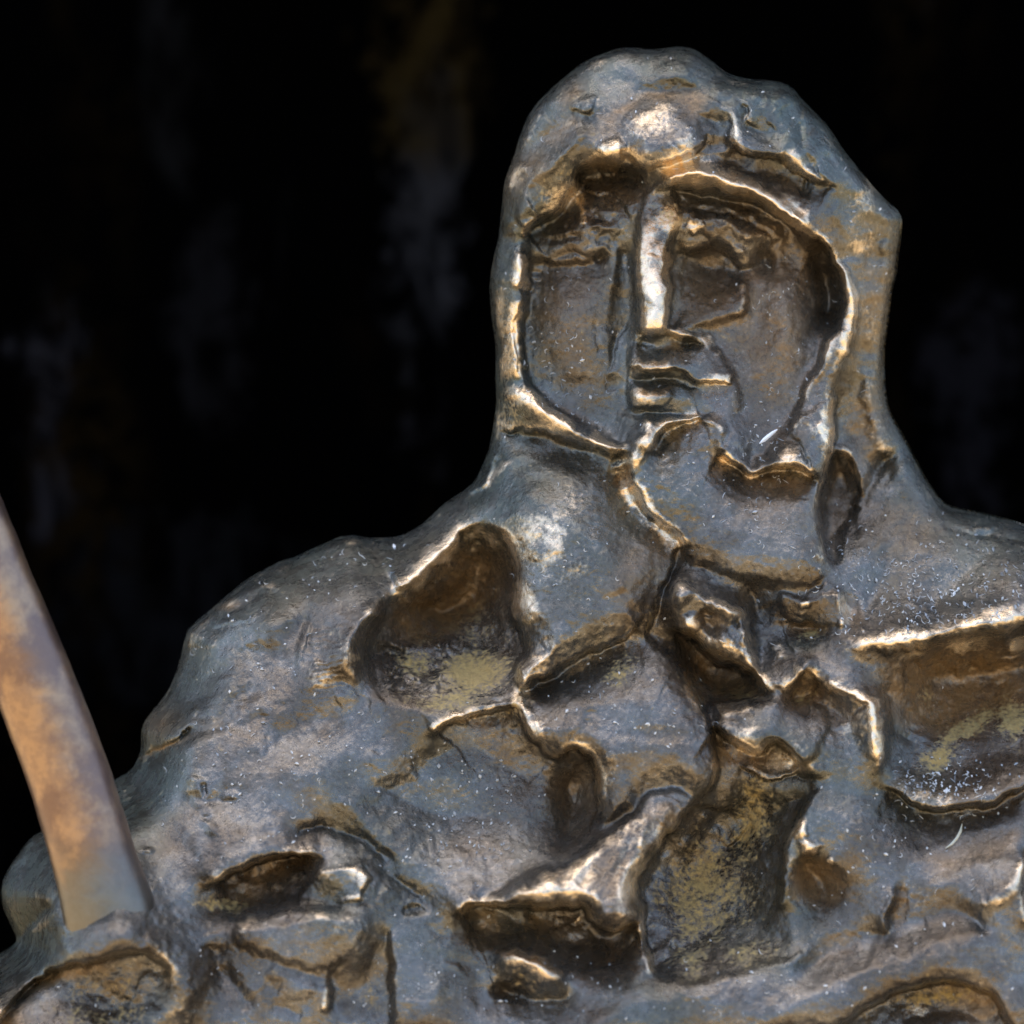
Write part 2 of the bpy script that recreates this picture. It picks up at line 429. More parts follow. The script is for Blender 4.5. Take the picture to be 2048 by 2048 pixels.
# muzzle slab and mouth
MZ = [(1263,686),(1300,692),(1392,690),(1404,660),(1430,694),(1453,719),(1472,765),(1481,805),(1482,826),(1440,838),(1380,830),(1263,826)]
plate(MZ, 10, 30, tilt=(-0.05, 0.0), outer=2)
ridge([(1405,662),(1428,694),(1452,718)], 4, 8, 12, gold=0.5, gw=1.2)
ridge([(1264,690),(1264,760),(1264,820)], 5, 7, e=(0.05, 0.05))
UL = [(1263,712),(1310,710),(1350,716),(1356,735),(1375,750),(1395,766),(1430,761),(1474,768)]
shelf([(1262,731),(1312,735),(1354,738),(1377,752),(1395,767),(1429,762),(1474,768)], 13, 26, 15, 26, k=3, gold=0.45, gw=8, e=(0.02, 0.1))
stain(GOLD, 1295, 722, 40, 13, 3, 0.42)
plate([(1264,770),(1340,772),(1348,790),(1330,812),(1264,812)], 7, 7, tilt=(0, 0.22)); stain(GOLD, 1300, 790, 40, 16, 0, 0.45)
shelf([(1263,770),(1300,769),(1345,774),(1400,778)][::-1], 6, 14, 5, 12, k=3)
pit(1310, 755, 55, 14, 3, 14)
pit(1330, 835, 90, 14, 3, 7)
ridge([(1230,835),(1290,838)], 3, 8)
pit(1225, 765, 26, 20, 0, 10)
# right outer cheek and the deep groove at the hood
pit(1570, 690, 70, 150, 5, -14, 0.8)
ridge([(1572,585),(1570,640),(1555,700)], 4, 22); pit(1535, 640, 36, 90, 5, 8)
GR = [(1612,500),(1628,500),(1660,520),(1676,565),(1674,628),(1655,650),(1634,648),(1636,592),(1630,545)]
plate(GR, -30, 26, outer=8)
shelf([(1590,560),(1620,585),(1632,620)], 4, 16, 4, 12)
for q in [((1635,670),(1660,665)), ((1636,682),(1650,675),(1655,680))]: ridge(list(q), 4, 5)
ridge([(1665,660),(1655,700),(1640,740),(1622,770)], 9, 8, gold=0.15); ridge([(1676,690),(1672,720),(1660,760)], 8, 8, gold=0.1)
pit(1640, 770, 14, 60, 18, 10)
# right brow ridge and the rim down the right side
ridge([(1322,374),(1348,352),(1386,344),(1422,354),(1455,366),(1490,378),(1520,393),(1552,411),(1585,434),(1608,446),(1630,455)], 30, 24, 13, gold=0.85, e=(0.08, 0.12), gw=0.95)
shelf([(1332,380),(1355,372),(1402,377),(1453,384),(1505,396),(1544,416),(1583,438),(1612,455),(1648,484),(1670,520)], 6, 18, 14, 22, k=3, gold=0.2, e=(0.05, 0.1))
mound(1618, 446, 30, 20, 40, 12)
ridge([(1640,462),(1652,485),(1674,525),(1690,560),(1702,590),(1700,640),(1694,690),(1680,722)], 17, 9, 12, gold=0.42, e=(0.1, 0.1))
ridge([(1688,540),(1710,585),(1716,610),(1712,650),(1702,700)], 8, 6, 8, gold=0.3)
pit(1694, 645, 12, 16, 0, 14); ridge([(1680,650),(1694,690),(1692,720)], 10, 8)
pit(1400, 320, 60, 20, 25, 9)
# ================================================================== BEARD, STRAP
# strap under the left cheek
ridge([(1000,805),(1030,790),(1060,800),(1105,828),(1150,852),(1195,878),(1240,898)], 26, 14, 30, gold=0.35, e=(0.08, 0.04))
ridge([(1105,828),(1122,836),(1150,850),(1180,868),(1212,884),(1240,898)], 9, 9, 12, gold=0.9, e=(0.1, 0.1))
mound(1022, 812, 40, 44, 0, 12); stain(OCH, 1018, 820, 28, 30, 0, 0.35); stain(GOLD, 1080, 850, 70, 16, 15, 0.3)
shelf([(1238,905),(1180,890),(1120,868),(1060,858),(1000,862)][::-1], 4, 22, 20, 30, k=5)
pit(1022, 862, 26, 8, 5, 12)
ridge([(1043,768),(1060,772)], 6, 6)
# knot and light lock
ridge([(1300,838),(1292,862),(1280,888),(1262,912),(1248,905)], 16, 12, gold=0.35)
ridge([(1310,838),(1302,870),(1285,905),(1266,935)], 10, 8, gold=0.2)
ridge([(1243,886),(1241,908),(1248,926)], 12, 8, gold=0.8)
shelf([(1405,832),(1375,842),(1350,848),(1322,866),(1306,892),(1296,915)][::-1], 13, 18, 20, 26, k=3, gold=0.62, gw=12, e=(0.1, 0.06))
ridge([(1404,838),(1428,844),(1440,858),(1437,884),(1444,906)], 12, 6, 7, gold=0.35)
BRD = [(1296,905),(1330,870),(1405,846),(1440,872),(1440,912),(1500,952),(1557,938),(1590,936),(1624,957),(1652,940),(1636,985),(1635,1033),(1640,1072),(1655,1124),(1640,1160),
(1560,1180),(1450,1170),(1372,1110),(1359,1076),(1338,1054),(1299,1020),(1268,976),(1254,926)]
plate(BRD, 18, 70, tilt=(0.02, 0.10), outer=8, dome=24)
# ridge that closes the beard on its left
ridge([(1250,915),(1258,950),(1272,985),(1302,1024),(1340,1058),(1362,1080),(1370,1104)], 24, 13, 20, gold=0.75, e=(0.04, 0.12))
ridge([(1275,925),(1292,970),(1315,1005),(1350,1045),(1385,1090)], 6, 9, gold=0.15)
ridge([(1285,960),(1320,1010),(1355,1050)], -4, 6)
shelf([(1370,1104),(1360,1078),(1338,1052),(1299,1019),(1268,975),(1252,924)][::-1], 0.1, 10, 16, 30, k=3, e=(0.05, 0.1))
pit(1242, 958, 22, 16, 0, 26, brn=0.8)
# shelf of the upper beard
shelf([(1430,910),(1452,922),(1474,936),(1498,952),(1530,940),(1557,934),(1590,936),(1626,958)], 20, 22, 24, 30, k=3, gold=0.6, gw=11, e=(0.05, 0.07))
CST = [(1508,948),(1531,922),(1556,886),(1592,884),(1600,905),(1628,956),(1588,934),(1557,936)]
plate(CST, 10, 10, tilt=(0, 0.1)); stain(GOLD, 1565, 912, 26, 26, 10, 0.45); stain(OCH, 1570, 930, 24, 14, 0, 0.3)
plate([(1575,845),(1600,832),(1628,822),(1662,800),(1664,892),(1650,940),(1628,952),(1602,906),(1595,884),(1570,876)], 20, 9, tilt=(0.05, 0.08))
pit(1625, 905, 26, 40, 0, 16); ridge([(1572,866),(1595,850),(1618,842),(1625,858),(1612,866)], 8, 7, gold=0.3); ridge([(1642,840),(1650,870),(1664,900)], 8, 7, gold=0.4)
for q in [((1590,872),(1610,862)), ((1600,884),(1590,895))]: ridge(list(q), 6, 6)
# right edge of face block and beard: steep fall into the flank
shelf([(1690,715),(1680,735),(1676,768),(1668,812),(1666,900),(1652,942),(1637,985),(1636,1035),(1641,1072),(1656,1124),(1664,1140)][::-1], 8, 20, 30, 60, k=3, gold=0.42, e=(0.2, 0.3), gw=7)
LEAF = [(1672,902),(1690,915),(1708,944),(1726,988),(1718,1020),(1698,1062),(1688,1124),(1664,1136),(1648,1090),(1642,1040),(1642,990),(1656,945)]
plate(LEAF, -30, 20, tilt=(-0.1, 0), outer=3, A=BRN, v=0.4)
ridge([(1678,890),(1705,918),(1718,955),(1728,990)], 9, 10, 8, gold=0.3)
ridge([(1821,884),(1800,905),(1777,924),(1738,982),(1722,1010)], -13, 18); stain(GOLD, 1778, 900, 16, 16, 0, .3)
pit(1755, 920, 26, 22, 0, 9); ridge([(1740,920),(1752,938),(1768,936)], -4, 4)
pit(1714, 1015, 13, 10, 0, 16)
pit(1730, 850, 40, 60, 0, 8, brn=0.5)
# beard surface
for q in [((1310,960),(1360,985),(1400,960)), ((1370,880),(1400,900),(1430,950)), ((1480,970),(1475,1000),(1470,1030)), ((1470,1045),(1520,1030),(1570,1015),(1610,1000))]:
    ridge(list(q), 5, 12)
pit(1560, 980, 60, 26, 0, 12, brn=0.6); pit(1430, 1040, 60, 60, 0, 8)
pit(1606, 997, 14, 4, 0, 8)
for k in range(34):
    x0 = 1330 + 110 * rng.random(); y0 = 860 + 180 * rng.random()
    pit(x0, y0, 5 + 5 * rng.random(), 5 + 5 * rng.random(), 0, 3.5 * (rng.random() - 0.3))
shelf([(1360,1140),(1420,1150),(1500,1160),(1570,1170),(1640,1162),(1660,1168)], 5, 36, 8, 40, k=14)
ridge([(1375,1125),(1430,1120),(1480,1140)], 6, 12); ridge([(1620,1080),(1632,1110),(1655,1130)], 8, 8)
ridge([(1632,1135),(1637,1160)], 8, 7, gold=0.3); ridge([(1612,1176),(1640,1178),(1660,1162)], 12, 8, gold=0.2)
# ================================================================== CHEST SLAB, LEFT
CH1 = [(985,1048),(1000,985),(1040,925),(1090,895),(1180,890),(1232,905),(1262,975),(1298,1024),(1352,1080),(1352,1100),(1334,1158),(1308,1225),(1288,1287),(1250,1275),(1209,1290),(1170,1305),
(1131,1324),(1079,1357),(1046,1381),(1034,1376),(1036,1345),(1054,1303),(1046,1265),(1030,1234),(1035,1188),(1029,1123),(1010,1074)]
plate(CH1, 26, 60, tilt=(0.0, 0.10), outer=6, dome=50)
shelf([(976,1045),(1009,1072),(1030,1122),(1036,1188),(1032,1234),(1048,1266)][::-1], 0.1, 20, 0.1, 20)
ridge([(984,1050),(1010,1072),(1030,1122),(1037,1186),(1034,1230),(1050,1248)], 10, 12, 12, gold=0.5, gw=0.6)
ridge([(1046,1232),(1060,1240),(1068,1244)], 8, 7, gold=0.6); pit(1042, 1250, 16, 8, 0, 10); pit(1040, 1262, 12, 8, 0, 8)
ridge([(1034,1378),(1040,1345),(1060,1318),(1100,1302)], 14, 10, 16, gold=0.4)
shelf([(1036,1382),(1079,1358),(1131,1325),(1170,1306),(1209,1290),(1255,1268),(1290,1230)], 12, 34, 20, 44, k=4, gold=0.25, e=(0.04, 0.15), gw=9)
shelf([(1352,1096),(1334,1158),(1308,1225),(1287,1290)][::-1], 3, 30, 16, 40, k=5, gold=0.08)
stain(OCH, 1238, 1340, 34, 26, -35, 0.55); stain(OCH, 1300, 1240, 12, 50, 20, 0.3)
ridge([(968,985),(985,955),(1010,930),(1050,905)], 9, 14, gold=0.45, gw=0.6)
shelf([(930,990),(970,975),(985,940),(1000,900)], 8, 20, 10, 20)
pit(1250, 1090, 100, 130, 20, 10)
ridge([(1110,1045),(1104,1085),(1090,1130),(1078,1165)], -4, 4); ridge([(1112,955),(1113,990)], -3, 3)
for q in [((1060,1010),(1090,1000)), ((1040,1080),(1080,1060)), ((1050,1110),(1120,1095)), ((1130,1240),(1170,1210)), ((1080,1270),(1130,1245)), ((1070,1300),(1120,1280)), ((1200,1180),(1260,1170)), ((1150,1060),(1200,1090)), ((1060,950),(1120,930))]:
    ridge(list(q), 4, 10); ridge([(a + 4, bb + 14) for a, bb in q], -3, 8)
# ================================================================== LEFT HOLLOW
PIT = [(967,1049),(1012,1092),(1029,1155),(1026,1233),(1030,1300),(1018,1385),(936,1412),(833,1420),(766,1390),(712,1340),(706,1290),(745,1235),(762,1200),(800,1175),(858,1140),(918,1070)]
plate(PIT, -95, 80, outer=8, tilt=(0.0, 0.16))
pit(880, 1215, 120, 70, -25, 62, brn=0.9, lean=-0.2)
stain(BRN, 930, 1150, 90, 80, 0, 0.9); stain(OCH, 960, 1260, 60, 50, 0, 0.35); stain(GOLD, 900, 1130, 70, 26, -40, 0.35); stain(GOLD, 958, 1065, 36, 26, 10, 0.3)
ridge([(790,1150),(806,1178),(835,1160),(862,1134),(898,1094),(924,1064)], 26, 13, 26, gold=0.75, e=(0.1, 0.15), gw=0.7)
mound(812, 1190, 30, 34, 10, 22, gold=0.45)
plate([(786,1146),(800,1170),(860,1130),(880,1100),(850,1105)], 8, 8)
stain(OCH, 945, 1345, 70, 48, -10, 0.95); stain(OCH, 835, 1325, 50, 40, 0, 0.55); stain(OCH, 900, 1400, 90, 18, 0, 0.6)
mound(880, 1385, 120, 60, 0, 24)
for k in range(40):
    x0 = 780 + 130 * rng.random(); y0 = 1265 + 110 * rng.random()
    mound(x0, y0, 7 + 10 * rng.random(), 6 + 8 * rng.random(), 90 * rng.random(), 5 + 11 * rng.random())
for k in range(36):
    x0 = 860 + 150 * rng.random(); y0 = 1290 + 110 * rng.random()
    mound(x0, y0, 8 + 12 * rng.random(), 5 + 7 * rng.random(), -40 + 60 * rng.random(), 3 + 6 * rng.random())
pit(790, 1300, 26, 18, 0, 20); pit(800, 1360, 14, 30, 20, 18); pit(860, 1340, 30, 12, 20, 10)
ridge([(995,1180),(1005,1260),(992,1330),(985,1390)], 9, 14)
ridge([(758,1205),(742,1228),(700,1290),(698,1330),(704,1370)], 20, 50, 16, gold=0.1, e=(0.12, 0.15))
for k in range(9):
    y0 = 1262 + k * 12
    ridge([(612 + 4 * k % 7, y0 + 10), (650, y0 + 3), (690, y0 - 4)], 8, 4)
shelf([(620,1250),(612,1290),(598,1330)][::-1], 4, 20, 6, 20)
shelf([(930,1418),(975,1408),(1015,1402)], 4, 14, 8, 10)
shelf([(872,1462),(890,1445),(912,1434),(940,1428),(972,1420),(1030,1412)], 13, 26, 20, 34, k=4, gold=0.55, gw=10, e=(0.05, 0.25))
mound(1032, 1408, 22, 30, 10, 20, gold=0.6); stain(OCH, 1036, 1410, 20, 28, 0, .4)
mound(928, 1436, 16, 12, 0, 10, gold=.4)
# ================================================================== CENTRE SLAB 2
CH2 = [(1046,1392),(1131,1335),(1209,1305),(1290,1300),(1350,1330),(1402,1412),(1416,1450),(1426,1505),(1431,1549),(1416,1576),(1388,1592),(1354,1572),(1325,1575),(1297,1590),(1272,1626),(1205,1650),
(1197,1600),(1194,1538),(1178,1510),(1146,1489),(1118,1508),(1080,1484),(1054,1468),(1060,1430)]
plate(CH2, 26, 44, tilt=(0, 0.08), outer=8, dome=30)
shelf([(1044,1440),(1056,1468),(1080,1484),(1116,1510)], 8, 30, 12, 34, gold=0.3, gw=9, e=(0.1,0.1))
shelf([(1116,1512),(1146,1487),(1178,1510),(1194,1538),(1199,1580),(1198,1625)], 8, 24, 16, 40, gold=0.32, gw=10)
mound(1152, 1500, 34, 26, 20, 10, gold=0.3)
shelf([(1345,1300),(1375,1355),(1403,1412),(1418,1450),(1428,1505),(1432,1550),(1416,1577),(1390,1594)][::-1], 6, 26, 22, 40, k=4, gold=0.25, gw=8, e=(0.05, 0.1))
pit(1195, 1440, 80, 60, 0, 8); pit(1178, 1420, 12, 8, 0, 5); pit(1174, 1434, 10, 8, 0, 5)
ridge([(1205,1520),(1300,1500),(1410,1505)], 8, 26); pit(1310, 1465, 90, 22, 0, 7)
ridge([(1408,1460),(1405,1500)], 5, 6)
stain(GOLD, 1388, 1390, 16, 30, -20, 0.3)
# bowl left of it
pit(900, 1600, 260, 170, 10, 30, 0.8); pit(1150, 1600, 52, 90, 0, 34, brn=0.4)
ridge([(870,1465),(810,1500),(760,1520),(700,1540)], 8, 30); mound(780, 1520, 90, 50, -20, 14)
for q in [((740,1560),(790,1540),(840,1545)), ((700,1580),(760,1585),(800,1600)), ((745,1500),(735,1530)), ((660,1600),(720,1600))]: ridge(list(q), 6, 9)
# ================================================================== KNOT AND DARK PIT
KN = [(1345,1160),(1372,1150),(1400,1170),(1420,1188),(1470,1205),(1495,1240),(1500,1290),(1512,1335),(1500,1350),(1460,1320),(1420,1300),(1390,1270),(1350,1262),(1335,1210)]
plate(KN, 26, 16, tilt=(0.0, -0.02), outer=4, dome=14, A=GOLD, v=0.22)
ridge([(1345,1215),(1352,1175),(1375,1165),(1400,1190),(1425,1200),(1460,1222),(1480,1230),(1494,1250)], 20, 12, 16, gold=0.55, gw=0.9)
ridge([(1372,1180),(1362,1220),(1380,1262),(1400,1268)], 14, 12, gold=0.6)
pit(1420, 1250, 40, 40, 30, 26, brn=0.4); pit(1475, 1240, 16, 16, 0, 14)
shelf([(1345,1262),(1390,1274),(1412,1300),(1440,1318),(1480,1328),(1512,1352),(1540,1385)], 12, 20, 34, 50, k=4, gold=0.45, gw=10)
ridge([(1494,1255),(1500,1300),(1515,1345),(1545,1385)], 14, 14, gold=0.45)
for q in [(1366,1186,30,24,-30,26,.6),(1440,1208,38,22,20,22,.55),(1488,1262,20,34,0,18,.5),(1382,1246,26,30,10,22,.6),(1452,1286,30,38,-20,20,.5),(1415,1225,18,14,0,-22,0),(1470,1245,14,14,0,-18,0),(1432,1262,16,20,0,-16,0),(1500,1325,18,26,-20,14,.5)]:
    mound(*q[:6], gold=q[6])
for k in range(26):
    x0 = 1420 + 85 * rng.random(); y0 = 1265 + 75 * rng.random()
    mound(x0, y0, 5 + 5 * rng.random(), 8 + 8 * rng.random(), -20 + 20 * rng.random(), 4 + 6 * rng.random(), gold=0.4 * rng.random())
DP = [(1348,1272),(1395,1285),(1428,1318),(1478,1335),(1510,1362),(1540,1398),(1500,1408),(1430,1408),(1398,1380),(1370,1335)]
plate(DP, -34, 14, outer=6, tilt=(0, 0.1), A=BRN, v=0.9); stain(OCH, 1480, 1390, 50, 16, 10, 0.35)
ridge([(1352,1290),(1372,1335),(1398,1384),(1412,1418)], 8, 14, 10, gold=0.25)
pit(1505, 1220, 40, 60, 0, 18)
plate([(1555,1180),(1620,1190),(1680,1182),(1688,1240),(1690,1260),(1620,1250),(1570,1240)], 12, 12, tilt=(0.03, 0.0))
ridge([(1678,1182),(1684,1210),(1690,1240),(1670,1248)], 15, 12, 8, gold=0.5)
mound(1608, 1205, 14, 12, 0, 10, gold=.4); mound(1600, 1222, 12, 8, 0, 6, gold=.3)
pit(1612, 1258, 60, 18, 5, 22, brn=0.6); stain(OCH, 1615, 1270, 30, 14, 0, 0.5); stain(TEAL, 1610, 1290, 40, 16, 0, 0.9)
shelf([(1555,1240),(1575,1290),(1590,1310)], 6, 14, 6, 14)
ridge([(1545,1300),(1556,1290),(1562,1320)], 9, 9, gold=0.25); pit(1530, 1310, 24, 40, 10, 14)
pit(1700, 1230, 30, 40, -20, 16, brn=0.4); ridge([(1710,1190),(1722,1212),(1716,1250)], 9, 10, gold=0.2)
# ================================================================== WING AND RIGHT HOLLOWS
ridge([(1560,1388),(1585,1362),(1606,1332)], 26, 22, 10, gold=0.5, gw=0.7)
mound(1612, 1338, 26, 26, 30, 16); stain(GOLD, 1625, 1350, 16, 14, 0, .6)
shelf([(1560,1392),(1590,1362),(1612,1345),(1648,1368)], 4, 14, 34, 40, k=3, gold=0.2); stain(BRN, 1610, 1390, 46, 30, -10, 0.9); stain(OCH, 1605, 1395, 40, 20, -20, 0.35)
ridge([(1652,1350),(1662,1368),(1688,1376),(1712,1388),(1735,1404),(1741,1440),(1744,1485),(1750,1540)], 20, 12, 13, gold=0.6, e=(0.08, 0.15), gw=0.8)
shelf([(1655,1372),(1690,1380),(1712,1392),(1728,1406)], 0.1, 10, 22, 30, k=3)
pit(1660, 1420, 60, 34, 10, 14, brn=0.4)
# lower ridge mass
plate([(1418,1452),(1445,1425),(1505,1412),(1560,1400),(1640,1410),(1660,1460),(1606,1522),(1566,1489),(1538,1484),(1518,1502),(1474,1488)], 18, 14, tilt=(0, 0.05), outer=4)
shelf([(1420,1456),(1448,1474),(1476,1489),(1518,1502),(1538,1484),(1566,1489),(1606,1523)], 10, 24, 26, 34, k=3, gold=0.5, gw=11, e=(0.06, 0.08))
stain(GOLD, 1555, 1520, 46, 26, 10, 0.4); stain(BRN, 1520, 1520, 50, 30, 10, 0.8)
ridge([(1436,1436),(1458,1418),(1508,1414)], 12, 10, gold=0.3); ridge([(1440,1440),(1480,1432),(1505,1424)], -9, 8)
shelf([(1474,1528),(1500,1545),(1531,1562),(1570,1550),(1604,1528)], 8, 24, 16, 24, k=3)
mound(1640, 1510, 60, 60, 0, 10); mound(1630, 1535, 30, 20, 10, 14); pit(1615, 1552, 24, 10, 0, 12)
stain(OCH, 1500, 1590, 26, 50, 10, 0.5)
# big hollow right
ridge([(1650,1300),(1700,1288),(1786,1284),(1820,1276),(1890,1256),(1948,1246),(1994,1242),(2048,1230),(2150,1218),(2240,1250)], 40, 36, 20, gold=0.42, e=(0.15, 0.12), gw=0.75)
HO = [(1790,1300),(1825,1290),(1890,1272),(1950,1262),(2000,1262),(2060,1248),(2140,1262),(2190,1340),(2180,1460),(2130,1540),(2048,1572),(1972,1604),(1925,1614),(1867,1612),(1809,1594),(1766,1566),(1752,1510),(1745,1440),(1790,1400)]
plate(HO, -80, 100, outer=6, tilt=(0, 0.2))
pit(1920, 1370, 190, 110, -5, 60, brn=0.95, lean=-0.15)
mound(1680, 1340, 60, 50, 0, 14)
shelf([(1800,1310),(1803,1350),(1800,1400)][::-1], 3, 18, 8, 30)
mound(1990, 1262, 14, 22, -20, 18); pit(2020, 1305, 30, 10, -5, 20); stain(GOLD, 2044, 1285, 24, 14, -20, 0.9); stain(GOLD, 1840, 1300, 40, 8, -8, 0.6)
stain(OCH, 1935, 1455, 80, 18, -25, 0.8); stain(OCH, 1875, 1510, 46, 24, -30, 0.8); stain(OCH, 2030, 1440, 40, 40, 0, 0.8); stain(OCH, 1850, 1390, 30, 20, 0, .35)
for q in [((1810,1350),(1840,1325)), ((1900,1400),(1905,1440)), ((1900,1470),(1960,1420)), ((1990,1370),(2048,1362)), ((1880,1340),(1960,1330)), ((1830,1450),(1810,1480))]: ridge(list(q), -5, 7)
shelf([(1752,1520),(1764,1568),(1809,1599),(1867,1616),(1925,1616),(1972,1605),(2017,1584),(2060,1568),(2130,1530)][::-1], 0.1, 20, 0.1, 20)
shelf([(2130,1532),(2060,1568),(2017,1584),(1972,1605),(1925,1616),(1867,1616),(1809,1599),(1764,1570)][::-1], 14, 40, 24, 36, k=4, e=(0.12, 0.1))
ridge([(1752,1640),(1790,1655),(1810,1660)], 6, 9)
# mantle right, above the crest
pit(1860, 1150, 190, 110, 8, 22); ridge([(1880,1020),(1895,1045),(1935,1066),(1990,1072),(2050,1085)], -8, 8); ridge([(1950,1050),(1975,1056),(1988,1060)], 10, 6, gold=0.5); pit(1970, 1070, 20, 8, 5, 8)
ridge([(1700,1010),(1725,1060),(1760,1110)], 7, 22); pit(1710, 1080, 20, 46, -20, 10)
ridge([(1730,1278),(1800,1250),(1860,1232),(1940,1215),(2048,1200)], 10, 22, gold=.1)
for q in [((1960,1210),(1990,1200)), ((2005,1222),(2048,1200))]: pit(q[0][0], q[0][1], 26, 12, -30, 7)
# ================================================================== LOWER RIDGE AND OCHRE HOLLOW
LR = [(905,1821),(950,1792),(1000,1778),(1065,1738),(1130,1722),(1190,1660),(1215,1655),(1272,1622),(1297,1588),(1325,1574),(1356,1572),(1388,1592),(1388,1612),(1349,1642),(1326,1673),(1305,1709),(1288,1740),(1275,1765),(1284,1820),
(1285,1835),(1233,1854),(1194,1848),(1168,1808),(1100,1808),(1014,1803),(949,1802)]
plate(LR, 38, 34, tilt=(0.0, 0.30), outer=6, dome=20, A=GOLD, v=0.27)
shelf([(905,1822),(949,1800),(1014,1802),(1060,1806),(1104,1805),(1168,1807),(1194,1846),(1235,1853),(1285,1833)], 14, 34, 40, 60, k=4, gold=0.42, gw=10, e=(0.06, 0.1))
ridge([(1000,1792),(1065,1750),(1130,1730),(1200,1690),(1225,1665),(1275,1640),(1294,1600),(1325,1578),(1354,1574)], 11, 13, gold=0.12)
shelf([(1390,1598),(1386,1614),(1349,1642),(1326,1673),(1305,1709),(1287,1742),(1275,1766),(1282,1800),(1285,1835),(1286,1884),(1309,1938)][::-1], 12, 24, 40, 50, k=4, gold=0.4, gw=9, e=(0.05, 0.04))
for q in [((1255,1640),(1235,1700),(1215,1760)), ((1300,1620),(1270,1690)), ((1110,1740),(1105,1800)), ((1180,1700),(1140,1770)), ((1345,1600),(1320,1640))]:
    ridge(list(q), 8, 8, gold=0.1); ridge([(a + 16, bb) for a, bb in q], -7, 9)
mound(1345, 1600, 40, 22, -10, -9); stain(BRN, 1330, 1625, 46, 30, -40, 0.6); stain(BRN, 1240, 1770, 26, 60, 0, 0.6)
for q in [((1245,1760),(1240,1800)), ((1225,1780),(1215,1810)), ((1165,1830),(1150,1836)), ((1215,1815),(1200,1845)), ((1272,1750),(1276,1790))]: ridge(list(q), 8, 7, gold=0.5)
for k in range(40):
    x0 = 1060 + 300 * rng.random(); y0 = 1850 - (x0 - 1060) * 0.75 + 60 * (rng.random() - 0.5)
    mound(x0, y0, 8 + 14 * rng.random(), 6 + 8 * rng.random(), -45, 7 * (rng.random() - 0.4))
OH = [(1392,1606),(1440,1580),(1478,1540),(1530,1570),(1600,1585),(1614,1596),(1590,1640),(1566,1690),(1556,1760),(1590,1830),(1590,1890),(1500,1930),(1400,1955),(1330,1950),(1300,1915),(1292,1850),(1285,1790),(1300,1730),(1330,1680)]
plate(OH, -50, 80, outer=6, tilt=(0, 0.14))
pit(1430, 1740, 120, 170, 15, 26, lean=0.0)
stain(OCH, 1410, 1780, 90, 130, 15, 0.62); stain(OCH, 1500, 1650, 40, 80, 15, 0.6); stain(OCH, 1380, 1910, 50, 40, 0, 0.5); stain(OCH, 1500, 1900, 60, 26, -15, 0.5)
for k in range(30):
    x0 = 1320 + 200 * rng.random(); y0 = 1640 + 280 * rng.random()
    mound(x0, y0, 12 + 22 * rng.random(), 8 + 14 * rng.random(), 60 * rng.random(), 7 * (rng.random() - 0.35))
shelf([(1440,1690),(1476,1666),(1500,1640)], 5, 20, 12, 14)
shelf([(1622,1583),(1596,1630),(1572,1680),(1558,1740),(1556,1790)], 8, 24, 10, 30, k=4)
ridge([(1310,1945),(1362,1952),(1440,1945),(1500,1930),(1560,1915),(1598,1893)], 10, 12, 26)
ridge([(1340,1968),(1400,1975),(1440,1972)], 6, 7)
pit(1325, 1925, 22, 20, 0, 20); pit(1340, 1890, 12, 18, 0, 10)
# bits at the lower centre right
mound(1600, 1652, 18, 22, 20, 22, gold=0.35); mound(1616, 1684, 26, 20, 35, 24, gold=0.5); pit(1612, 1712, 22, 14, 20, 16, brn=.5); mound(1658, 1718, 12, 14, 0, 10, gold=0.35)
pit(1630, 1760, 70, 60, 30, 26, brn=0.7); mound(1700, 1650, 80, 60, 20, 16)
ridge([(1786,1772),(1776,1800),(1764,1866)], 18, 26, 9, gold=0.35, gw=0.6); pit(1796, 1810, 14, 50, 10, 12, brn=0.6)
ridge([(1548,1920),(1595,1896),(1650,1870),(1700,1872)], 7, 12)
pit(1660, 1890, 70, 30, -15, 10, brn=.4); mound(1640, 1990, 150, 60, -20, 18)
shelf([(1660,2050),(1729,2004),(1776,1976),(1833,1958),(1910,1953),(1985,1986),(2015,2040),(2030,2100)], 14, 44, 34, 44, k=5, e=(0.08, 0.08)); stain(OCH, 1870, 1985, 100, 22, -8, 0.55); stain(BRN, 1950, 2000, 70, 40, 20, 0.8); stain(GOLD, 1830, 2010, 60, 18, -12, .4)
pit(1870, 2080, 150, 110, 0, 40); mound(1880, 2050, 90, 34, 0, 30)
ridge([(1936,1808),(1972,1796),(2008,1770),(2034,1736),(2044,1700)], 18, 16, 18, gold=0.5, gw=0.7); shelf([(2042,1700),(2040,1760),(2046,1830),(2060,1900)][::-1], 6, 30, 40, 60, k=4, gold=0.3)
ridge([(1940,1808),(1985,1830),(2015,1870),(2030,1890)], 9, 12)
ridge([(1800,1900),(1870,1870),(1930,1850)], -8, 26); ridge([(1700,1960),(1800,1920),(1900,1880),(1960,1900)], 7, 30)
pit(1950, 1690, 120, 36, -20, 18, brn=.5)
pit(1700, 1740, 60, 40, 0, 10)
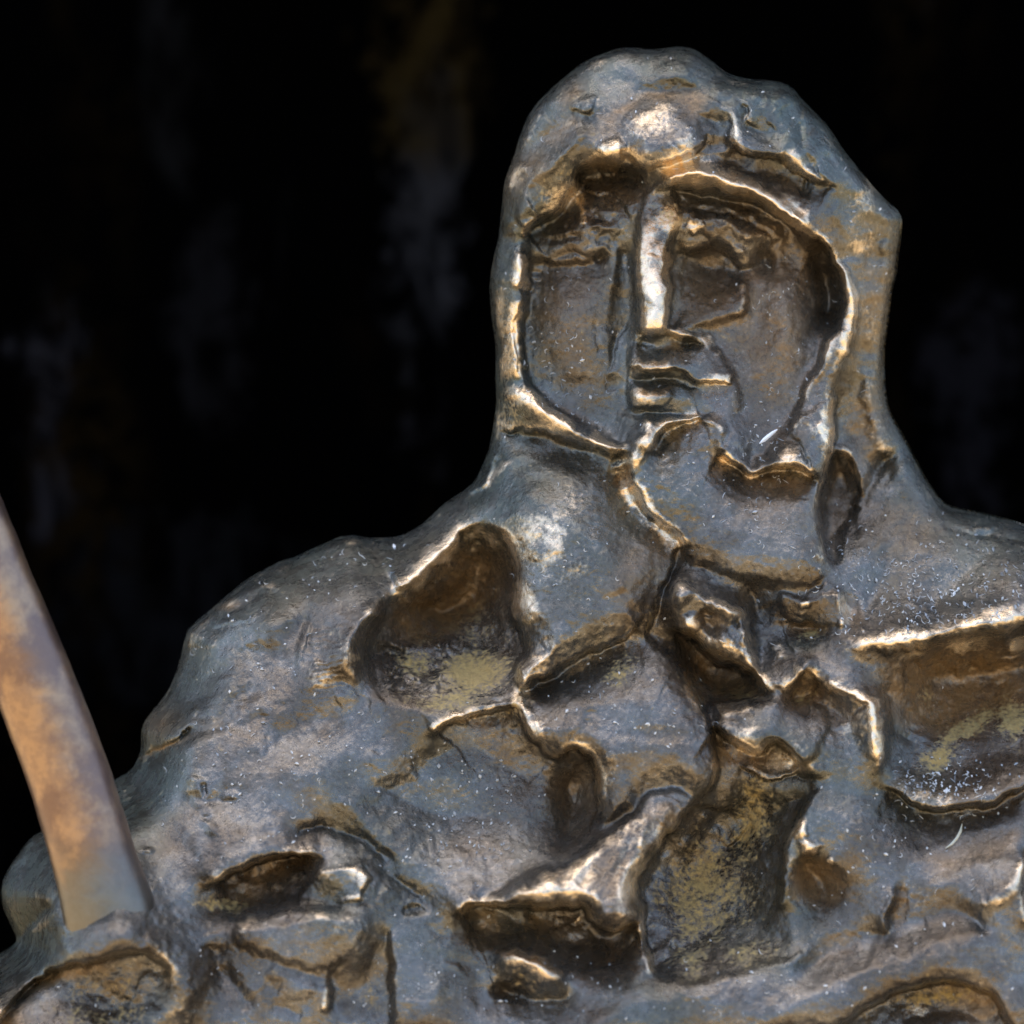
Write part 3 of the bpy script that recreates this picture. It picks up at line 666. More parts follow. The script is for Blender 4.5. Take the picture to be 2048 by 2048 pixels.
# ================================================================== LEFT SHOULDER AND LOWER LEFT
ridge([(438,1212),(470,1197),(500,1182),(530,1170),(560,1172)], 12, 10, gold=0.3, gw=.7); ridge([(445,1216),(480,1210),(520,1186),(560,1182)], -9, 9); stain(BRN, 460, 1210, 26, 8, -20, 0.9)
shelf([(420,1260),(470,1248),(520,1232)], 5, 20, 6, 12); ridge([(425,1330),(445,1312),(455,1300)], -5, 6)
shelf([(278,1504),(310,1494),(350,1478),(382,1448)], 10, 30, 14, 22, k=4, gold=0.15); stain(BRN, 325, 1492, 50, 5, -22, 1.0); stain(BRN, 320, 1450, 40, 30, -30, 0.6)
mound(410, 1445, 36, 14, -10, 12); mound(385, 1425, 20, 8, -30, 8)
ridge([(383,1447),(378,1436),(398,1412)], 7, 8)
pit(470, 1330, 130, 90, -20, 14)
ridge([(440,1520),(480,1494),(540,1500)], 7, 18); ridge([(300,1560),(380,1510),(440,1500)], 6, 22)
for k in range(46):
    x0 = 330 + 420 * rng.random(); y0 = 1180 + 300 * rng.random()
    if y0 < 1560 - 0.8 * x0: continue
    L_ = 30 + 70 * rng.random(); a_ = math.radians(-32 + 40 * (rng.random() - 0.5))
    ridge([(x0, y0), (x0 + L_ * math.cos(a_) * 0.5, y0 + L_ * math.sin(a_) * 0.5 + 6 * rng.random()), (x0 + L_ * math.cos(a_), y0 + L_ * math.sin(a_))], 16 * (rng.random() - 0.4), 8 + 14 * rng.random())
for k in range(14):
    mound(330 + 400 * rng.random(), 1240 + 240 * rng.random(), 30 + 50 * rng.random(), 16 + 26 * rng.random(), -30, 34 * (rng.random() - 0.5))
for (x0, y0) in [(395,1580),(402,1600),(420,1640),(430,1655),(470,1590),(395,1560)]: mound(x0, y0, 20, 16, 0, 13, gold=.15)
pit(412, 1578, 10, 14, 0, 14); pit(418, 1632, 16, 9, 0, 14)
mound(300, 1690, 22, 10, -10, 12, gold=.2)
for k in range(60):
    x0 = 250 + 330 * rng.random(); y0 = 1500 + 220 * rng.random()
    ridge([(x0, y0), (x0 + 20 + 40 * rng.random(), y0 - 10 - 22 * rng.random())], 4 * (rng.random() - 0.3), 6)
ridge([(450,1680),(520,1650),(600,1632),(650,1640)], 8, 14)
shelf([(420,1768),(470,1738),(520,1716),(579,1704),(636,1712)], 18, 34, 40, 44, k=4, gold=0.2, e=(0.1, 0.12), gw=8); stain(BRN, 540, 1745, 80, 22, -20, 0.9); stain(OCH, 445, 1800, 50, 16, 10, 0.6); stain(BRN, 490, 1790, 70, 26, -10, .7)
pit(510, 1795, 90, 36, -8, 30)
ridge([(540,1772),(590,1750),(634,1734)], 9, 9, gold=0.2)
plate([(630,1740),(680,1722),(720,1724),(737,1748),(722,1775),(715,1800),(640,1806),(600,1795)], 16, 10, tilt=(0.05, 0.05)); stain(GOLD, 700, 1788, 30, 8, -8, 0.4)
shelf([(720,1724),(738,1748),(722,1775),(714,1802)][::1], 0.1, 8, 0.1, 8)
shelf([(714,1802),(722,1775),(738,1748),(722,1726)][::1], 0.1, 8, 18, 24)
ridge([(590,1662),(640,1652),(690,1654),(735,1668),(760,1700),(768,1730),(795,1756),(860,1804)], -12, 12); ridge([(650,1648),(690,1648),(700,1654)], 7, 6)
mound(770, 1780, 36, 40, 20, 14); pit(830, 1812, 22, 14, 20, 22); pit(760, 1770, 12, 30, 20, 12)
for q in [((640,1670),(700,1680)), ((640,1690),(720,1690)), ((600,1685),(640,1680))]: ridge(list(q), 5, 8)
SLB = [(470,1838),(530,1825),(600,1816),(700,1816),(732,1836),(738,1870),(724,1904),(690,1912),(662,1936),(600,1930),(540,1910),(480,1880)]
plate(SLB, 26, 22, tilt=(0.02, 0.04), outer=5, dome=10)
shelf([(640,2010),(668,1950),(700,1912),(726,1902),(740,1870),(734,1838),(704,1816)][::-1], 4, 24, 0.1, 20, gold=0.1)
DB = [(668,1938),(700,1914),(728,1904),(742,1870),(742,1815),(768,1860),(780,1926),(783,2028),(720,2020),(658,2004)]
ridge([(640,2000),(660,1996),(664,1960)], 12, 12, gold=.25); stain(OCH, 745, 1970, 22, 50, 0, .25)
ridge([(768,1850),(784,1925),(788,2030)], 9, 12)
for q in [((440,1900),(480,1920),(520,1980)), ((540,1930),(600,1960),(640,1965)), ((560,1975),(620,1990)), ((430,1850),(440,1880))]: ridge(list(q), 9, 16); ridge([(a - 10, bb + 24) for a, bb in q], -9, 14)
# lower centre
mound(1060, 1938, 78, 50, 18, 34, lean=0.15); ridge([(1005,1905),(1030,1903),(1060,1918),(1105,1928),(1116,1955)], 14, 12, 16, gold=0.5); stain(OCH, 1050, 1955, 40, 22, 20, 0.3); pit(1020, 1975, 50, 24, 10, 30)
ridge([(950,1890),(985,1886),(1008,1892)], 8, 9); mound(930, 1880, 70, 40, 0, 10)
for k in range(30):
    x0 = 820 + 420 * rng.random(); y0 = 1850 + 180 * rng.random()
    mound(x0, y0, 14 + 24 * rng.random(), 8 + 14 * rng.random(), 40 * rng.random(), 9 * (rng.random() - 0.35))
pit(1180, 1890, 120, 40, -5, 26); mound(1230, 1960, 90, 50, 10, 14)
ridge([(1240,1900),(1300,1935),(1420,1985),(1560,2030)], 7, 26)
# hand that grips the staff, lower left, nearest to the camera
HAND = [(20,1893),(70,1850),(115,1800),(160,1790),(300,1755),(370,1800),(420,1850),(430,1960),(380,2080),(300,2200),(100,2300),(-120,2300),(-180,2100),(-90,1975)]
ridge([(150,1640),(190,1745),(215,1810),(250,1890),(310,1990)], 190, 78, e=(0.5, 0.4), p=2.4, var=0.1)
plate(HAND, 34, 90, outer=10, tilt=(0, 0.05), dome=30)
shelf([(20,1895),(66,1852),(112,1798),(130,1770)][::-1], 0.1, 10, 26, 10)
shelf([(-40,2070),(0,2024),(52,1968),(122,1925),(180,1908),(233,1903),(292,1892),(331,1912),(350,1950)], 18, 44, 40, 44, k=6, e=(0.08, 0.2)); stain(BRN, 130, 1945, 90, 14, -18, 0.9); stain(BRN, 20, 2030, 40, 30, -40, .9); stain(GOLD, 0, 2020, 24, 12, -40, .4)
pit(215, 2010, 130, 90, -10, 24, och=0.25); mound(200, 2040, 90, 60, 0, 22); ridge([(215,2040),(245,2005),(262,1975)], -12, 16)
mound(325, 1910, 34, 22, 10, 14); mound(365, 1985, 50, 90, 20, 20)
mound(50, 1770, 60, 90, 20, -10); ridge([(40,1715),(60,1760),(85,1810)], -9, 16)

STROKE_GAIN, SKIN_GAIN = 0.72, 1.25
# ================================================================== MODELLING LINES
# every main crest, edge and hollow of the figure as a line with its height left / right of travel;
# the clay between them is stretched like a skin
LINES = []
def C_(pts, hl, hr=None):
    LINES.append((pts, hl, hl if hr is None else hr))
# hood
C_([(1050,300),(1090,270),(1150,235)], -14)
C_([(1038,430),(1062,362),(1105,330),(1160,285),(1215,262)], 22)
C_([(1050,466),(1080,443),(1112,425),(1140,393),(1153,370),(1158,345),(1190,331),(1240,336),(1284,342)], [10,4,-4,-6,-4,0,10,22,20], [-44,-74,-84,-88,-94,-98,-98,-92,-50])
C_([(1205,318),(1224,302),(1246,302)], 42)
C_([(1253,310),(1284,338),(1320,328),(1354,314),(1387,303),(1408,285)], [30,42,42,40,38,26], [6,-6,-8,-8,-6,0])
C_([(1240,245),(1299,196),(1350,194),(1396,240)], 8)
C_([(1325,366),(1350,352),(1386,346),(1422,356),(1455,367),(1490,379),(1520,394),(1552,412),(1585,434),(1610,448)], [24,38,42,42,40,38,36,34,32,26])
C_([(1325,380),(1352,378),(1402,383),(1453,390),(1505,402),(1544,422),(1583,445),(1606,460)], [0,10,14,14,14,12,10,6], [-46,-84,-96,-98,-98,-96,-96,-92])
C_([(1330,345),(1380,318),(1440,333),(1500,358),(1560,390),(1605,424)], -14)
C_([(1410,200),(1440,212),(1466,246),(1470,285),(1500,302),(1535,307),(1572,311),(1609,338),(1640,360),(1664,374)], [8,14,18,22,26,26,24,24,22,14], [4,4,2,0,-10,-14,-16,-14,-8,0])
C_([(1500,250),(1545,272)], -9)
C_([(1075,230),(1120,200),(1180,190)], 12)
C_([(1190,160),(1260,150),(1330,165)], -8)
C_([(1100,265),(1140,255),(1190,238)], 10)
C_([(1430,180),(1490,185),(1540,200)], 14)
C_([(1545,240),(1590,270),(1630,312)], 10)
C_([(1420,235),(1440,270),(1445,300)], -10)
C_([(1690,400),(1715,470),(1720,540)], -14)
C_([(1775,420),(1780,500),(1770,560)], 10)
C_([(600,1120),(680,1110),(760,1110)], -8)
C_([(420,1290),(500,1250),(580,1235)], 10)
C_([(380,1400),(470,1370),(560,1340)], -10)
C_([(320,1520),(420,1480),(520,1470)], 12)
C_([(560,1480),(620,1440),(680,1430)], -12)
C_([(480,1560),(560,1540),(640,1550)], 14)
C_([(300,1640),(380,1600),(470,1600)], -12)
C_([(1612,200),(1611,290),(1650,340),(1720,348)], 6)
C_([(1630,455),(1652,482),(1680,525),(1702,575),(1716,612),(1712,650),(1700,700),(1680,730)], [2,-10,-16,-18,-20,-20,-18,-14], [18,22,24,24,24,22,18,16])
C_([(1690,762),(1712,830),(1718,885)], -32)
C_([(1735,745),(1752,800),(1768,860),(1774,902)], -6)
C_([(1800,880),(1830,940),(1870,1000)], 6)
C_([(1765,440),(1752,600),(1742,740)], -24)
C_([(1645,480),(1666,512),(1680,563),(1678,630),(1655,682),(1635,732),(1614,778),(1598,817),(1578,848)], [16,18,18,16,12,10,8,8,8], [-85,-92,-90,-82,-56,-42,-34,-30,-26])
C_([(1040,500),(1032,560),(1033,600),(1028,668),(1033,715),(1040,755)], 16)
C_([(1053,520),(1046,590),(1042,667),(1046,720),(1054,762)], [-70,-56,-46,-36,-28], [6,8,8,8,8])
# face
C_([(1075,475),(1130,460),(1180,452),(1230,452)], [-48,-44,-44,-46])
C_([(1066,519),(1120,525),(1165,522),(1209,515)], [-50,-46,-46,-50], [-70,-74,-72,-76])
C_([(1165,362),(1235,356),(1275,362)], -100)
C_([(1075,640),(1120,640),(1180,650),(1212,650)], [-50,-42,-42,-46])
C_([(1085,740),(1140,760),(1195,770)], [-38,-36,-36])
C_([(1050,770),(1090,808),(1131,833),(1183,870),(1232,893)], -30, [0,8,12,12,10])
C_([(1005,800),(1050,802),(1105,834),(1150,857),(1195,882),(1238,902)], [14,26,36,38,36,32])
C_([(1010,862),(1060,860),(1120,874),(1180,896),(1234,912)], [6,8,10,10,12], [-14,-18,-18,-18,-14])
C_([(1250,500),(1262,560),(1262,630),(1250,680)], [-76,-70,-64,-54])
C_([(1236,492),(1234,560),(1226,600),(1222,680),(1216,760)], [-66,-58,-54,-44,-34], [-48,-42,-44,-40,-30])
C_([(1318,385),(1320,430)], [-36,-26])
C_([(1278,440),(1274,500),(1283,576),(1283,655)], [-24,-10,10,32], [-40,-64,-60,-42])
C_([(1352,432),(1332,495),(1337,563),(1335,655)], [-40,-66,-58,-46], [-24,-10,10,32])
C_([(1283,664),(1310,668),(1334,664)], [30,34,30], [-24,-26,-26])
C_([(1337,660),(1354,668),(1390,680)], [4,-4,-14], [-36,-44,-44])
C_([(1350,500),(1352,560),(1352,640)], [-70,-60,-50])
C_([(1390,525),(1440,530),(1470,545)], [-90,-98,-90])
C_([(1370,435),(1430,438),(1490,462),(1540,480)], [-48,-50,-54,-64])
C_([(1360,498),(1410,490),(1450,492),(1478,528),(1526,524)], [-48,-48,-50,-54,-64], [-84,-90,-92,-90,-90])
C_([(1520,515),(1535,530)], -104)
C_([(1400,654),(1440,640),(1484,630)], [-32,-34,-36], [-46,-48,-52])
C_([(1486,628),(1498,605),(1492,572)], [-28,-28,-40], [-52,-54,-56])
C_([(1560,560),(1575,640),(1560,720),(1530,800)], [-48,-36,-36,-36])
C_([(1512,560),(1518,640),(1502,720),(1500,800)], [-70,-54,-46,-36])
C_([(1402,662),(1428,694),(1453,719),(1472,765),(1481,805),(1482,826)], [-42,-42,-40,-38,-36,-32], [-28,-22,-20,-18,-20,-24])
C_([(1640,545),(1655,580),(1650,625)], -98)
C_([(1268,692),(1300,694),(1380,692)], -34)
C_([(1264,726),(1312,731),(1354,733),(1377,747),(1395,762),(1430,757),(1470,763)], [2,2,-2,-8,-12,-12,-20])
C_([(1266,755),(1310,757),(1350,757),(1400,776),(1440,775)], [-36,-36,-32,-26,-24])
C_([(1264,792),(1300,794),(1340,792)], 2)
C_([(1264,824),(1330,830),(1420,830)], -24)
C_([(1261,690),(1261,760),(1261,825)], [-24,-14,-14], [-44,-40,-34])
C_([(1500,930),(1540,880),(1570,840)], -22)
# beard
C_([(1296,905),(1306,892),(1322,866),(1350,848),(1375,842),(1405,834)], [28,30,30,28,26,14], [-4,-10,-12,-10,-6,2])
C_([(1298,840),(1285,885),(1262,912)], [14,30,34])
C_([(1412,838),(1440,858),(1437,884),(1442,906)], 14)
C_([(1438,911),(1474,934),(1503,950),(1530,938),(1557,934),(1590,935),(1628,957)], [10,16,20,28,36,36,30], [-6,-16,-24,-28,-30,-26,-8])
C_([(1531,922),(1557,886),(1590,886)], 2)
C_([(1690,715),(1676,768),(1668,812),(1666,900),(1652,942),(1637,985),(1636,1035),(1641,1072),(1656,1124),(1663,1138)], [-10,-34,-50,-66,-78,-84,-84,-74,-44,-10], [16,18,20,26,28,30,30,28,20,8])
C_([(1676,900),(1707,918),(1724,975),(1729,990)], [-24,-20,-18,-26], [-56,-66,-66,-60])
C_([(1708,1040),(1694,1080),(1688,1124)], [-54,-42,-22])
C_([(1821,884),(1777,924),(1738,980),(1722,1016)], [-30,-44,-50,-50])
C_([(1730,760),(1745,830),(1745,900)], -24)
C_([(1880,1040),(1820,1060),(1770,1130),(1740,1220)], [-10,-24,-34,-32])
C_([(1990,1090),(1930,1150),(1860,1210)], [-6,-18,-24])
C_([(1250,915),(1262,955),(1274,985),(1303,1022),(1340,1056),(1362,1080),(1372,1106)], [28,30,30,30,30,28,20], [-22,-26,-26,-22,-18,-16,-12])
C_([(1350,900),(1400,980),(1460,1060)], [2,12,24])
C_([(1540,970),(1570,1050),(1600,1120)], [-8,10,20])
C_([(1372,1112),(1450,1142),(1540,1162),(1640,1166)], [14,16,16,14], [4,2,2,4])
# chest slab
C_([(1080,930),(1150,930),(1215,945)], [-4,-10,-14])
C_([(1060,1000),(1130,1050),(1200,1100),(1240,1170)], [24,32,34,32])
C_([(984,1050),(1010,1073),(1030,1122),(1037,1187),(1033,1232),(1048,1266),(1054,1303),(1036,1345),(1034,1378)], [18,26,32,34,30,24,30,32,32], [-6,-45,-85,-98,-98,-88,-70,-45,-10])
C_([(1354,1090),(1335,1157),(1308,1224),(1288,1285)], [-14,-18,-18,-12], [6,10,10,6])
C_([(1036,1380),(1079,1356),(1131,1324),(1170,1305),(1209,1289),(1255,1268)], [36,40,38,34,28,16], [-10,-18,-20,-20,-16,-6])
C_([(970,985),(985,955),(1010,930)], 14)
# left hollow
C_([(787,1148),(806,1180),(835,1162),(862,1136),(898,1095),(924,1064),(967,1047)], [14,32,34,30,24,16,6], [-14,-20,-30,-42,-44,-36,-8])
C_([(850,1218),(900,1218),(950,1204)], [-98,-108,-95])
C_([(930,1125),(980,1135)], -74)
C_([(1000,1180),(1005,1280)], -92)
C_([(758,1200),(740,1232),(700,1290),(697,1335),(704,1370)], [30,52,56,46,24])
C_([(772,1240),(744,1300),(752,1350)], [-46,-46,-36])
C_([(790,1310),(860,1320),(940,1310),(990,1310)], [-50,-60,-64,-60])
C_([(800,1380),(880,1388),(960,1372)], [-28,-34,-34])
C_([(760,1402),(833,1422),(936,1414),(1018,1390)], [0,-6,-6,0])
C_([(872,1462),(890,1446),(912,1434),(940,1427),(975,1419),(1028,1410)], [6,22,30,30,26,26], [-14,-28,-38,-42,-42,-34])
C_([(590,1335),(602,1280),(614,1240)], -16, 4)
C_([(640,1320),(655,1270)], 14)
# bowls and centre slab
C_([(770,1580),(870,1625),(990,1635)], [-40,-52,-46])
C_([(850,1510),(960,1495),(1062,1560)], [-40,-50,-52])
C_([(700,1600),(780,1700),(900,1745),(1010,1742)], [4,0,0,4])
C_([(690,1500),(682,1560)], 6)
C_([(1135,1560),(1145,1620),(1120,1680)], [-64,-64,-44])
C_([(1085,1520),(1092,1580),(1080,1640)], [-36,-36,-34])
C_([(1040,1412),(1050,1455),(1080,1484),(1116,1511)], [34,34,32,24], [-20,-30,-34,-24])
C_([(1118,1512),(1146,1487),(1178,1508),(1195,1538),(1200,1580),(1198,1625)], [22,34,34,32,28,20], [-14,-16,-28,-38,-40,-28])
C_([(1150,1400),(1250,1400),(1340,1420)], [22,24,26])
C_([(1260,1540),(1340,1530),(1400,1530)], [22,26,28])
C_([(1300,1285),(1345,1320),(1375,1365),(1403,1412),(1418,1450),(1428,1505),(1431,1550),(1416,1577),(1390,1594)], [-20,-34,-36,-16,-14,-18,-26,-32,-26], [8,16,20,22,24,26,28,28,24])
# knot
C_([(1343,1215),(1352,1178),(1375,1166),(1400,1188),(1425,1200),(1460,1222),(1494,1248)], [34,54,60,56,56,54,46])
C_([(1350,1262),(1392,1272),(1412,1300),(1440,1318),(1480,1330),(1512,1354),(1540,1386)], [32,42,42,38,36,30,16], [-44,-66,-82,-86,-76,-54,-22])
C_([(1400,1245),(1430,1250)], 20)
C_([(1390,1335),(1430,1372),(1490,1392)], [-86,-90,-70])
C_([(1500,1170),(1517,1230),(1524,1290)], [-16,-24,-24])
C_([(1496,1255),(1503,1300),(1517,1345)], [-20,-22,-18], [36,36,28])
C_([(1560,1190),(1620,1195),(1675,1188)], 14)
C_([(1684,1190),(1690,1245)], -22, 24)
C_([(1572,1257),(1640,1260)], -26)
C_([(1580,1300),(1640,1300)], 8)
# wing and fold mass
C_([(1562,1386),(1585,1362),(1610,1330)], [14,32,44])
C_([(1580,1402),(1620,1388),(1645,1388)], -34)
C_([(1652,1358),(1688,1376),(1712,1389),(1735,1404),(1742,1440),(1745,1485),(1750,1540)], [22,40,44,44,42,36,20])
C_([(1670,1420),(1700,1450),(1705,1500)], [-8,0,4])
C_([(1420,1454),(1448,1474),(1476,1488),(1518,1501),(1538,1483),(1566,1488),(1606,1522)], [20,34,38,38,34,36,26], [-24,-36,-42,-44,-42,-40,-18])
C_([(1440,1425),(1500,1412),(1560,1405)], [30,32,24])
C_([(1500,1545),(1540,1557),(1590,1537)], -24)
# right hollow
C_([(1650,1300),(1700,1287),(1786,1283),(1820,1275),(1890,1256),(1948,1246),(1994,1242),(2048,1229),(2150,1216),(2230,1250)], [6,26,36,40,42,44,44,44,40,20])
C_([(1800,1302),(1830,1294),(1890,1278),(1950,1268),(2050,1256),(2140,1264)], [18,22,24,26,26,22], [-24,-34,-40,-40,-40,-30])
C_([(1835,1350),(1900,1345),(1980,1340),(2080,1330)], [-54,-78,-86,-84])
C_([(1805,1430),(1880,1440),(1960,1430),(2060,1420)], [-44,-66,-72,-66])
C_([(1800,1530),(1880,1545),(1960,1530),(2050,1500)], [-24,-36,-38,-36])
C_([(1764,1568),(1809,1598),(1867,1615),(1925,1615),(1972,1604),(2017,1584),(2060,1568),(2120,1540)], [0,8,14,14,14,12,8,4], [-16,-28,-34,-34,-34,-28,-24,-14])
C_([(1766,1380),(1772,1450),(1764,1520)], [-40,-40,-22], [-8,-4,4])
# lower ridge and ochre hollow
C_([(905,1822),(949,1800),(1014,1802),(1104,1805),(1168,1807),(1194,1846),(1235,1853),(1285,1834)], [14,46,60,64,62,52,46,34], [-10,-40,-52,-56,-52,-46,-40,-28])
C_([(960,1793),(1065,1742),(1129,1726),(1215,1662),(1272,1624),(1297,1590),(1325,1575),(1356,1573),(1388,1590)], [8,4,2,4,8,14,16,16,16], [22,36,40,42,46,46,44,42,36])
C_([(1392,1600),(1349,1642),(1326,1673),(1305,1709),(1288,1741),(1275,1766),(1284,1820),(1286,1884),(1308,1937)], [-24,-38,-46,-52,-56,-58,-58,-52,-30], [30,46,50,52,52,48,42,26,6])
C_([(1340,1790),(1400,1750),(1450,1680)], [-62,-66,-62])
C_([(1350,1890),(1420,1860),(1500,1800)], [-44,-50,-46])
C_([(1480,1625),(1520,1595)], -54)
C_([(1310,1946),(1362,1953),(1440,1945),(1500,1931),(1598,1893)], [-14,-12,-8,-6,0], [12,16,16,14,10])
C_([(1622,1583),(1596,1630),(1572,1680),(1560,1740),(1556,1800)], [22,24,24,20,10], [-24,-34,-40,-40,-36])
C_([(960,1858),(1050,1862),(1150,1876)], -42)
C_([(1000,1905),(1030,1902),(1060,1916),(1105,1928),(1115,1950)], [24,38,38,34,24])
C_([(1010,1968),(1060,1992),(1120,1985)], -36)
C_([(1180,1912),(1240,1902)], -22)
# lower right
C_([(1598,1640),(1612,1670),(1625,1690)], 26)
C_([(1605,1722),(1640,1770),(1640,1830)], [-30,-40,-30])
C_([(1680,1640),(1780,1700),(1880,1740)], [18,10,0])
C_([(1787,1772),(1777,1800),(1765,1866)], -10, 28)
C_([(1660,2050),(1729,2003),(1776,1975),(1833,1957),(1910,1952),(1985,1986),(2015,2040)], 24, [-30,-44,-48,-50,-50,-46,-40])
C_([(1800,1860),(1900,1820),(1955,1852)], -12)
C_([(1936,1808),(1972,1796),(2010,1768),(2036,1736)], [14,32,36,30])
C_([(2043,1700),(2041,1760),(2047,1830)], -54, 30)
C_([(1500,2045),(1600,1985),(1720,1932),(1850,1882),(1960,1856)], 28)
C_([(1600,1925),(1720,1878),(1840,1828)], -14)
C_([(1180,2040),(1300,1985),(1440,1992)], 24)
C_([(1660,1722),(1720,1745),(1760,1752)], 16)
C_([(1830,1690),(1900,1660),(1990,1640),(2060,1620)], -16)
C_([(1860,1770),(1920,1750),(1990,1700)], 14)
C_([(860,1850),(930,1900),(960,2000)], -18)
C_([(880,1960),(840,2030)], 16)
# left shoulder, sleeve, hand
C_([(278,1504),(320,1492),(382,1448)], 12, -10)
C_([(440,1212),(500,1184),(560,1172)], 9)
C_([(430,1300),(560,1290)], -9)
C_([(480,1400),(560,1420)], 6)
C_([(400,1560),(440,1640)], 12)
C_([(420,1768),(470,1738),(520,1715),(579,1703),(636,1711)], [16,36,42,42,26], [-24,-56,-66,-56,-22])
C_([(430,1812),(500,1802),(560,1792)], [-30,-46,-36])
C_([(480,1836),(585,1817),(690,1818),(733,1840),(738,1871),(724,1904)], [18,26,30,30,28,22])
C_([(640,1735),(720,1725),(736,1748),(722,1775)], 26)
C_([(600,1790),(680,1800)], -20)
C_([(700,1990),(740,1950),(752,1890)], [-20,-26,-20])
C_([(782,1860),(786,1930),(787,2030)], 8, -30)
C_([(665,1937),(661,2003)], -24, 10)
C_([(600,1662),(690,1652),(760,1700),(800,1756),(860,1804)], -22)
C_([(560,1960),(640,1978)], 12)
C_([(0,2024),(52,1967),(122,1924),(233,1905),(292,1889),(335,1910),(356,1960)], [26,32,34,34,34,34,22], [-30,-38,-40,-38,-34,-24,-10])
C_([(140,2012),(240,2012)], -28)
C_([(384,1930),(376,2010)], 26)
C_([(440,1880),(452,1960)], -22)
C_([(27,1893),(70,1850),(108,1804)], [-50,-56,-40], 26)

def stretch_skin(lines, lam=240.0):
    X0, Y0, X1, Y1 = -420, 40, 2660, 2600
    A = None
    for st_ in (32.0, 16.0, 8.0, 4.0):
        w_, h_ = int((X1 - X0) / st_) + 1, int((Y1 - Y0) / st_) + 1
        num = np.zeros(w_ * h_); den = np.zeros(w_ * h_)
        for pts, hl, hr in lines:
            ln = smooth_line(pts, False, min(8, st_ * 0.7))
            P0 = np.array(pts, float); sg = np.hypot(*np.diff(P0, axis=0).T); tp = np.concatenate([[0], np.cumsum(sg)]) / sg.sum()
            sg2 = np.hypot(*np.diff(ln, axis=0).T); t = np.concatenate([[0], np.cumsum(sg2)]) / sg2.sum()
            tg = np.gradient(ln, axis=0); tg /= np.linalg.norm(tg, axis=1, keepdims=True) + 1e-9
            nr = np.stack([-tg[:, 1], tg[:, 0]], 1)                     # right-hand side
            off = max(3.0, 0.6 * st_)
            for v, sgn in ((hl, -1), (hr, 1)):
                hv = np.full(len(ln), float(v)) if np.isscalar(v) else np.interp(t, tp, v)
                q = ln + sgn * off * nr if not (hl is hr) else ln
                ii = np.round((q[:, 1] - Y0) / st_).astype(int); jj = np.round((q[:, 0] - X0) / st_).astype(int)
                ok = (ii >= 0) & (ii < h_) & (jj >= 0) & (jj < w_)
                k = ii[ok] * w_ + jj[ok]
                np.add.at(num, k, hv[ok]); np.add.at(den, k, 1)
        fixed = (den > 0).reshape(h_, w_); val = np.where(den > 0, num / np.maximum(den, 1), 0).reshape(h_, w_)
        if A is None: A = np.zeros((h_, w_))
        else:
            fy = np.clip(np.arange(h_) * 0.5, 0, A.shape[0] - 1.001); fx = np.clip(np.arange(w_) * 0.5, 0, A.shape[1] - 1.001)
            i = fy.astype(int)[:, None]; j = fx.astype(int)[None]; a = (fy % 1)[:, None]; b_ = (fx % 1)[None]
            A = (A[i, j] * (1 - b_) + A[i, j + 1] * b_) * (1 - a) + (A[i + 1, j] * (1 - b_) + A[i + 1, j + 1] * b_) * a
        kk = (st_ / lam) ** 2
        A = np.where(fixed, val, A)
        for it in range({32.0: 300, 16.0: 160, 8.0: 110, 4.0: 70}[st_]):
            P = np.pad(A, 1, mode='edge')
            A = np.where(fixed, val, (P[:-2, 1:-1] + P[2:, 1:-1] + P[1:-1, :-2] + P[1:-1, 2:]) / (4 + kk))
    return A, X0, Y0, 4.0
SK, SX0, SY0, SST = stretch_skin(LINES)
SK = blur(SK, 1, 1)
fx = np.clip((WX - SX0) / SST, 0, SK.shape[1] - 1.001); fy = np.clip((WY - SY0) / SST, 0, SK.shape[0] - 1.001)
ii = fy.astype(int); jj = fx.astype(int); fx = fx - jj; fy = fy - ii
SKIN = (SK[ii, jj] * (1 - fx) + SK[ii, jj + 1] * fx) * (1 - fy) + (SK[ii + 1, jj] * (1 - fx) + SK[ii + 1, jj + 1] * fx) * fy
BROAD = blur(SKIN, 8, 3)
H = FORM + STROKE_GAIN * (H - FORM) + (1.55 * BROAD + 0.85 * (blur(SKIN, 1, 2) - BROAD)) * sstep(0, 70, SD)
swell = sstep(1040, 1250, GY)
H += EDGE * (16 * fbm(GX, GY, 210, 61, 2) + 30 * swell * fbm(GX, GY, 420, 62, 2))
for q in [(862,1122,80,26,-40,0.46),(962,1068,50,24,10,0.42),(1900,1292,170,20,-6,0.40),(1045,1405,26,36,0,0.45),(1170,1325,90,14,-28,0.36),(1030,1130,16,70,0,0.36),(1440,1330,70,16,25,0.34),(1570,1515,60,24,10,0.4),(1115,836,70,18,26,0.35),(1500,940,70,14,0,0.35),(1590,560,10,10,0,0),(1020,830,36,34,0,0.32),(1130,380,50,30,-40,0.34),(1100,1080,90,110,20,0.36),(1055,1180,36,80,0,0.42),(655,1320,50,60,10,0.36),(1175,205,34,18,-15,0.36),(1440,230,36,24,40,0.30),(1130,250,20,10,-15,0.3),(1390,1190,60,26,20,0.36),(1000,600,14,40,0,0.2),  # spots on the chest slab's left paint in its up-facing sheen
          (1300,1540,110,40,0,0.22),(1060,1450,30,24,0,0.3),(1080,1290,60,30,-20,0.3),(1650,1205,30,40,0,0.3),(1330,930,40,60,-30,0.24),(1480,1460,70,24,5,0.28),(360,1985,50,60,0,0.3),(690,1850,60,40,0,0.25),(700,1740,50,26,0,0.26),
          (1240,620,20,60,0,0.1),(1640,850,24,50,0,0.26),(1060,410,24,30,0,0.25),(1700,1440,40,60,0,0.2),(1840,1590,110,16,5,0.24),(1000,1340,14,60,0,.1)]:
    stain(GOLD, *q)
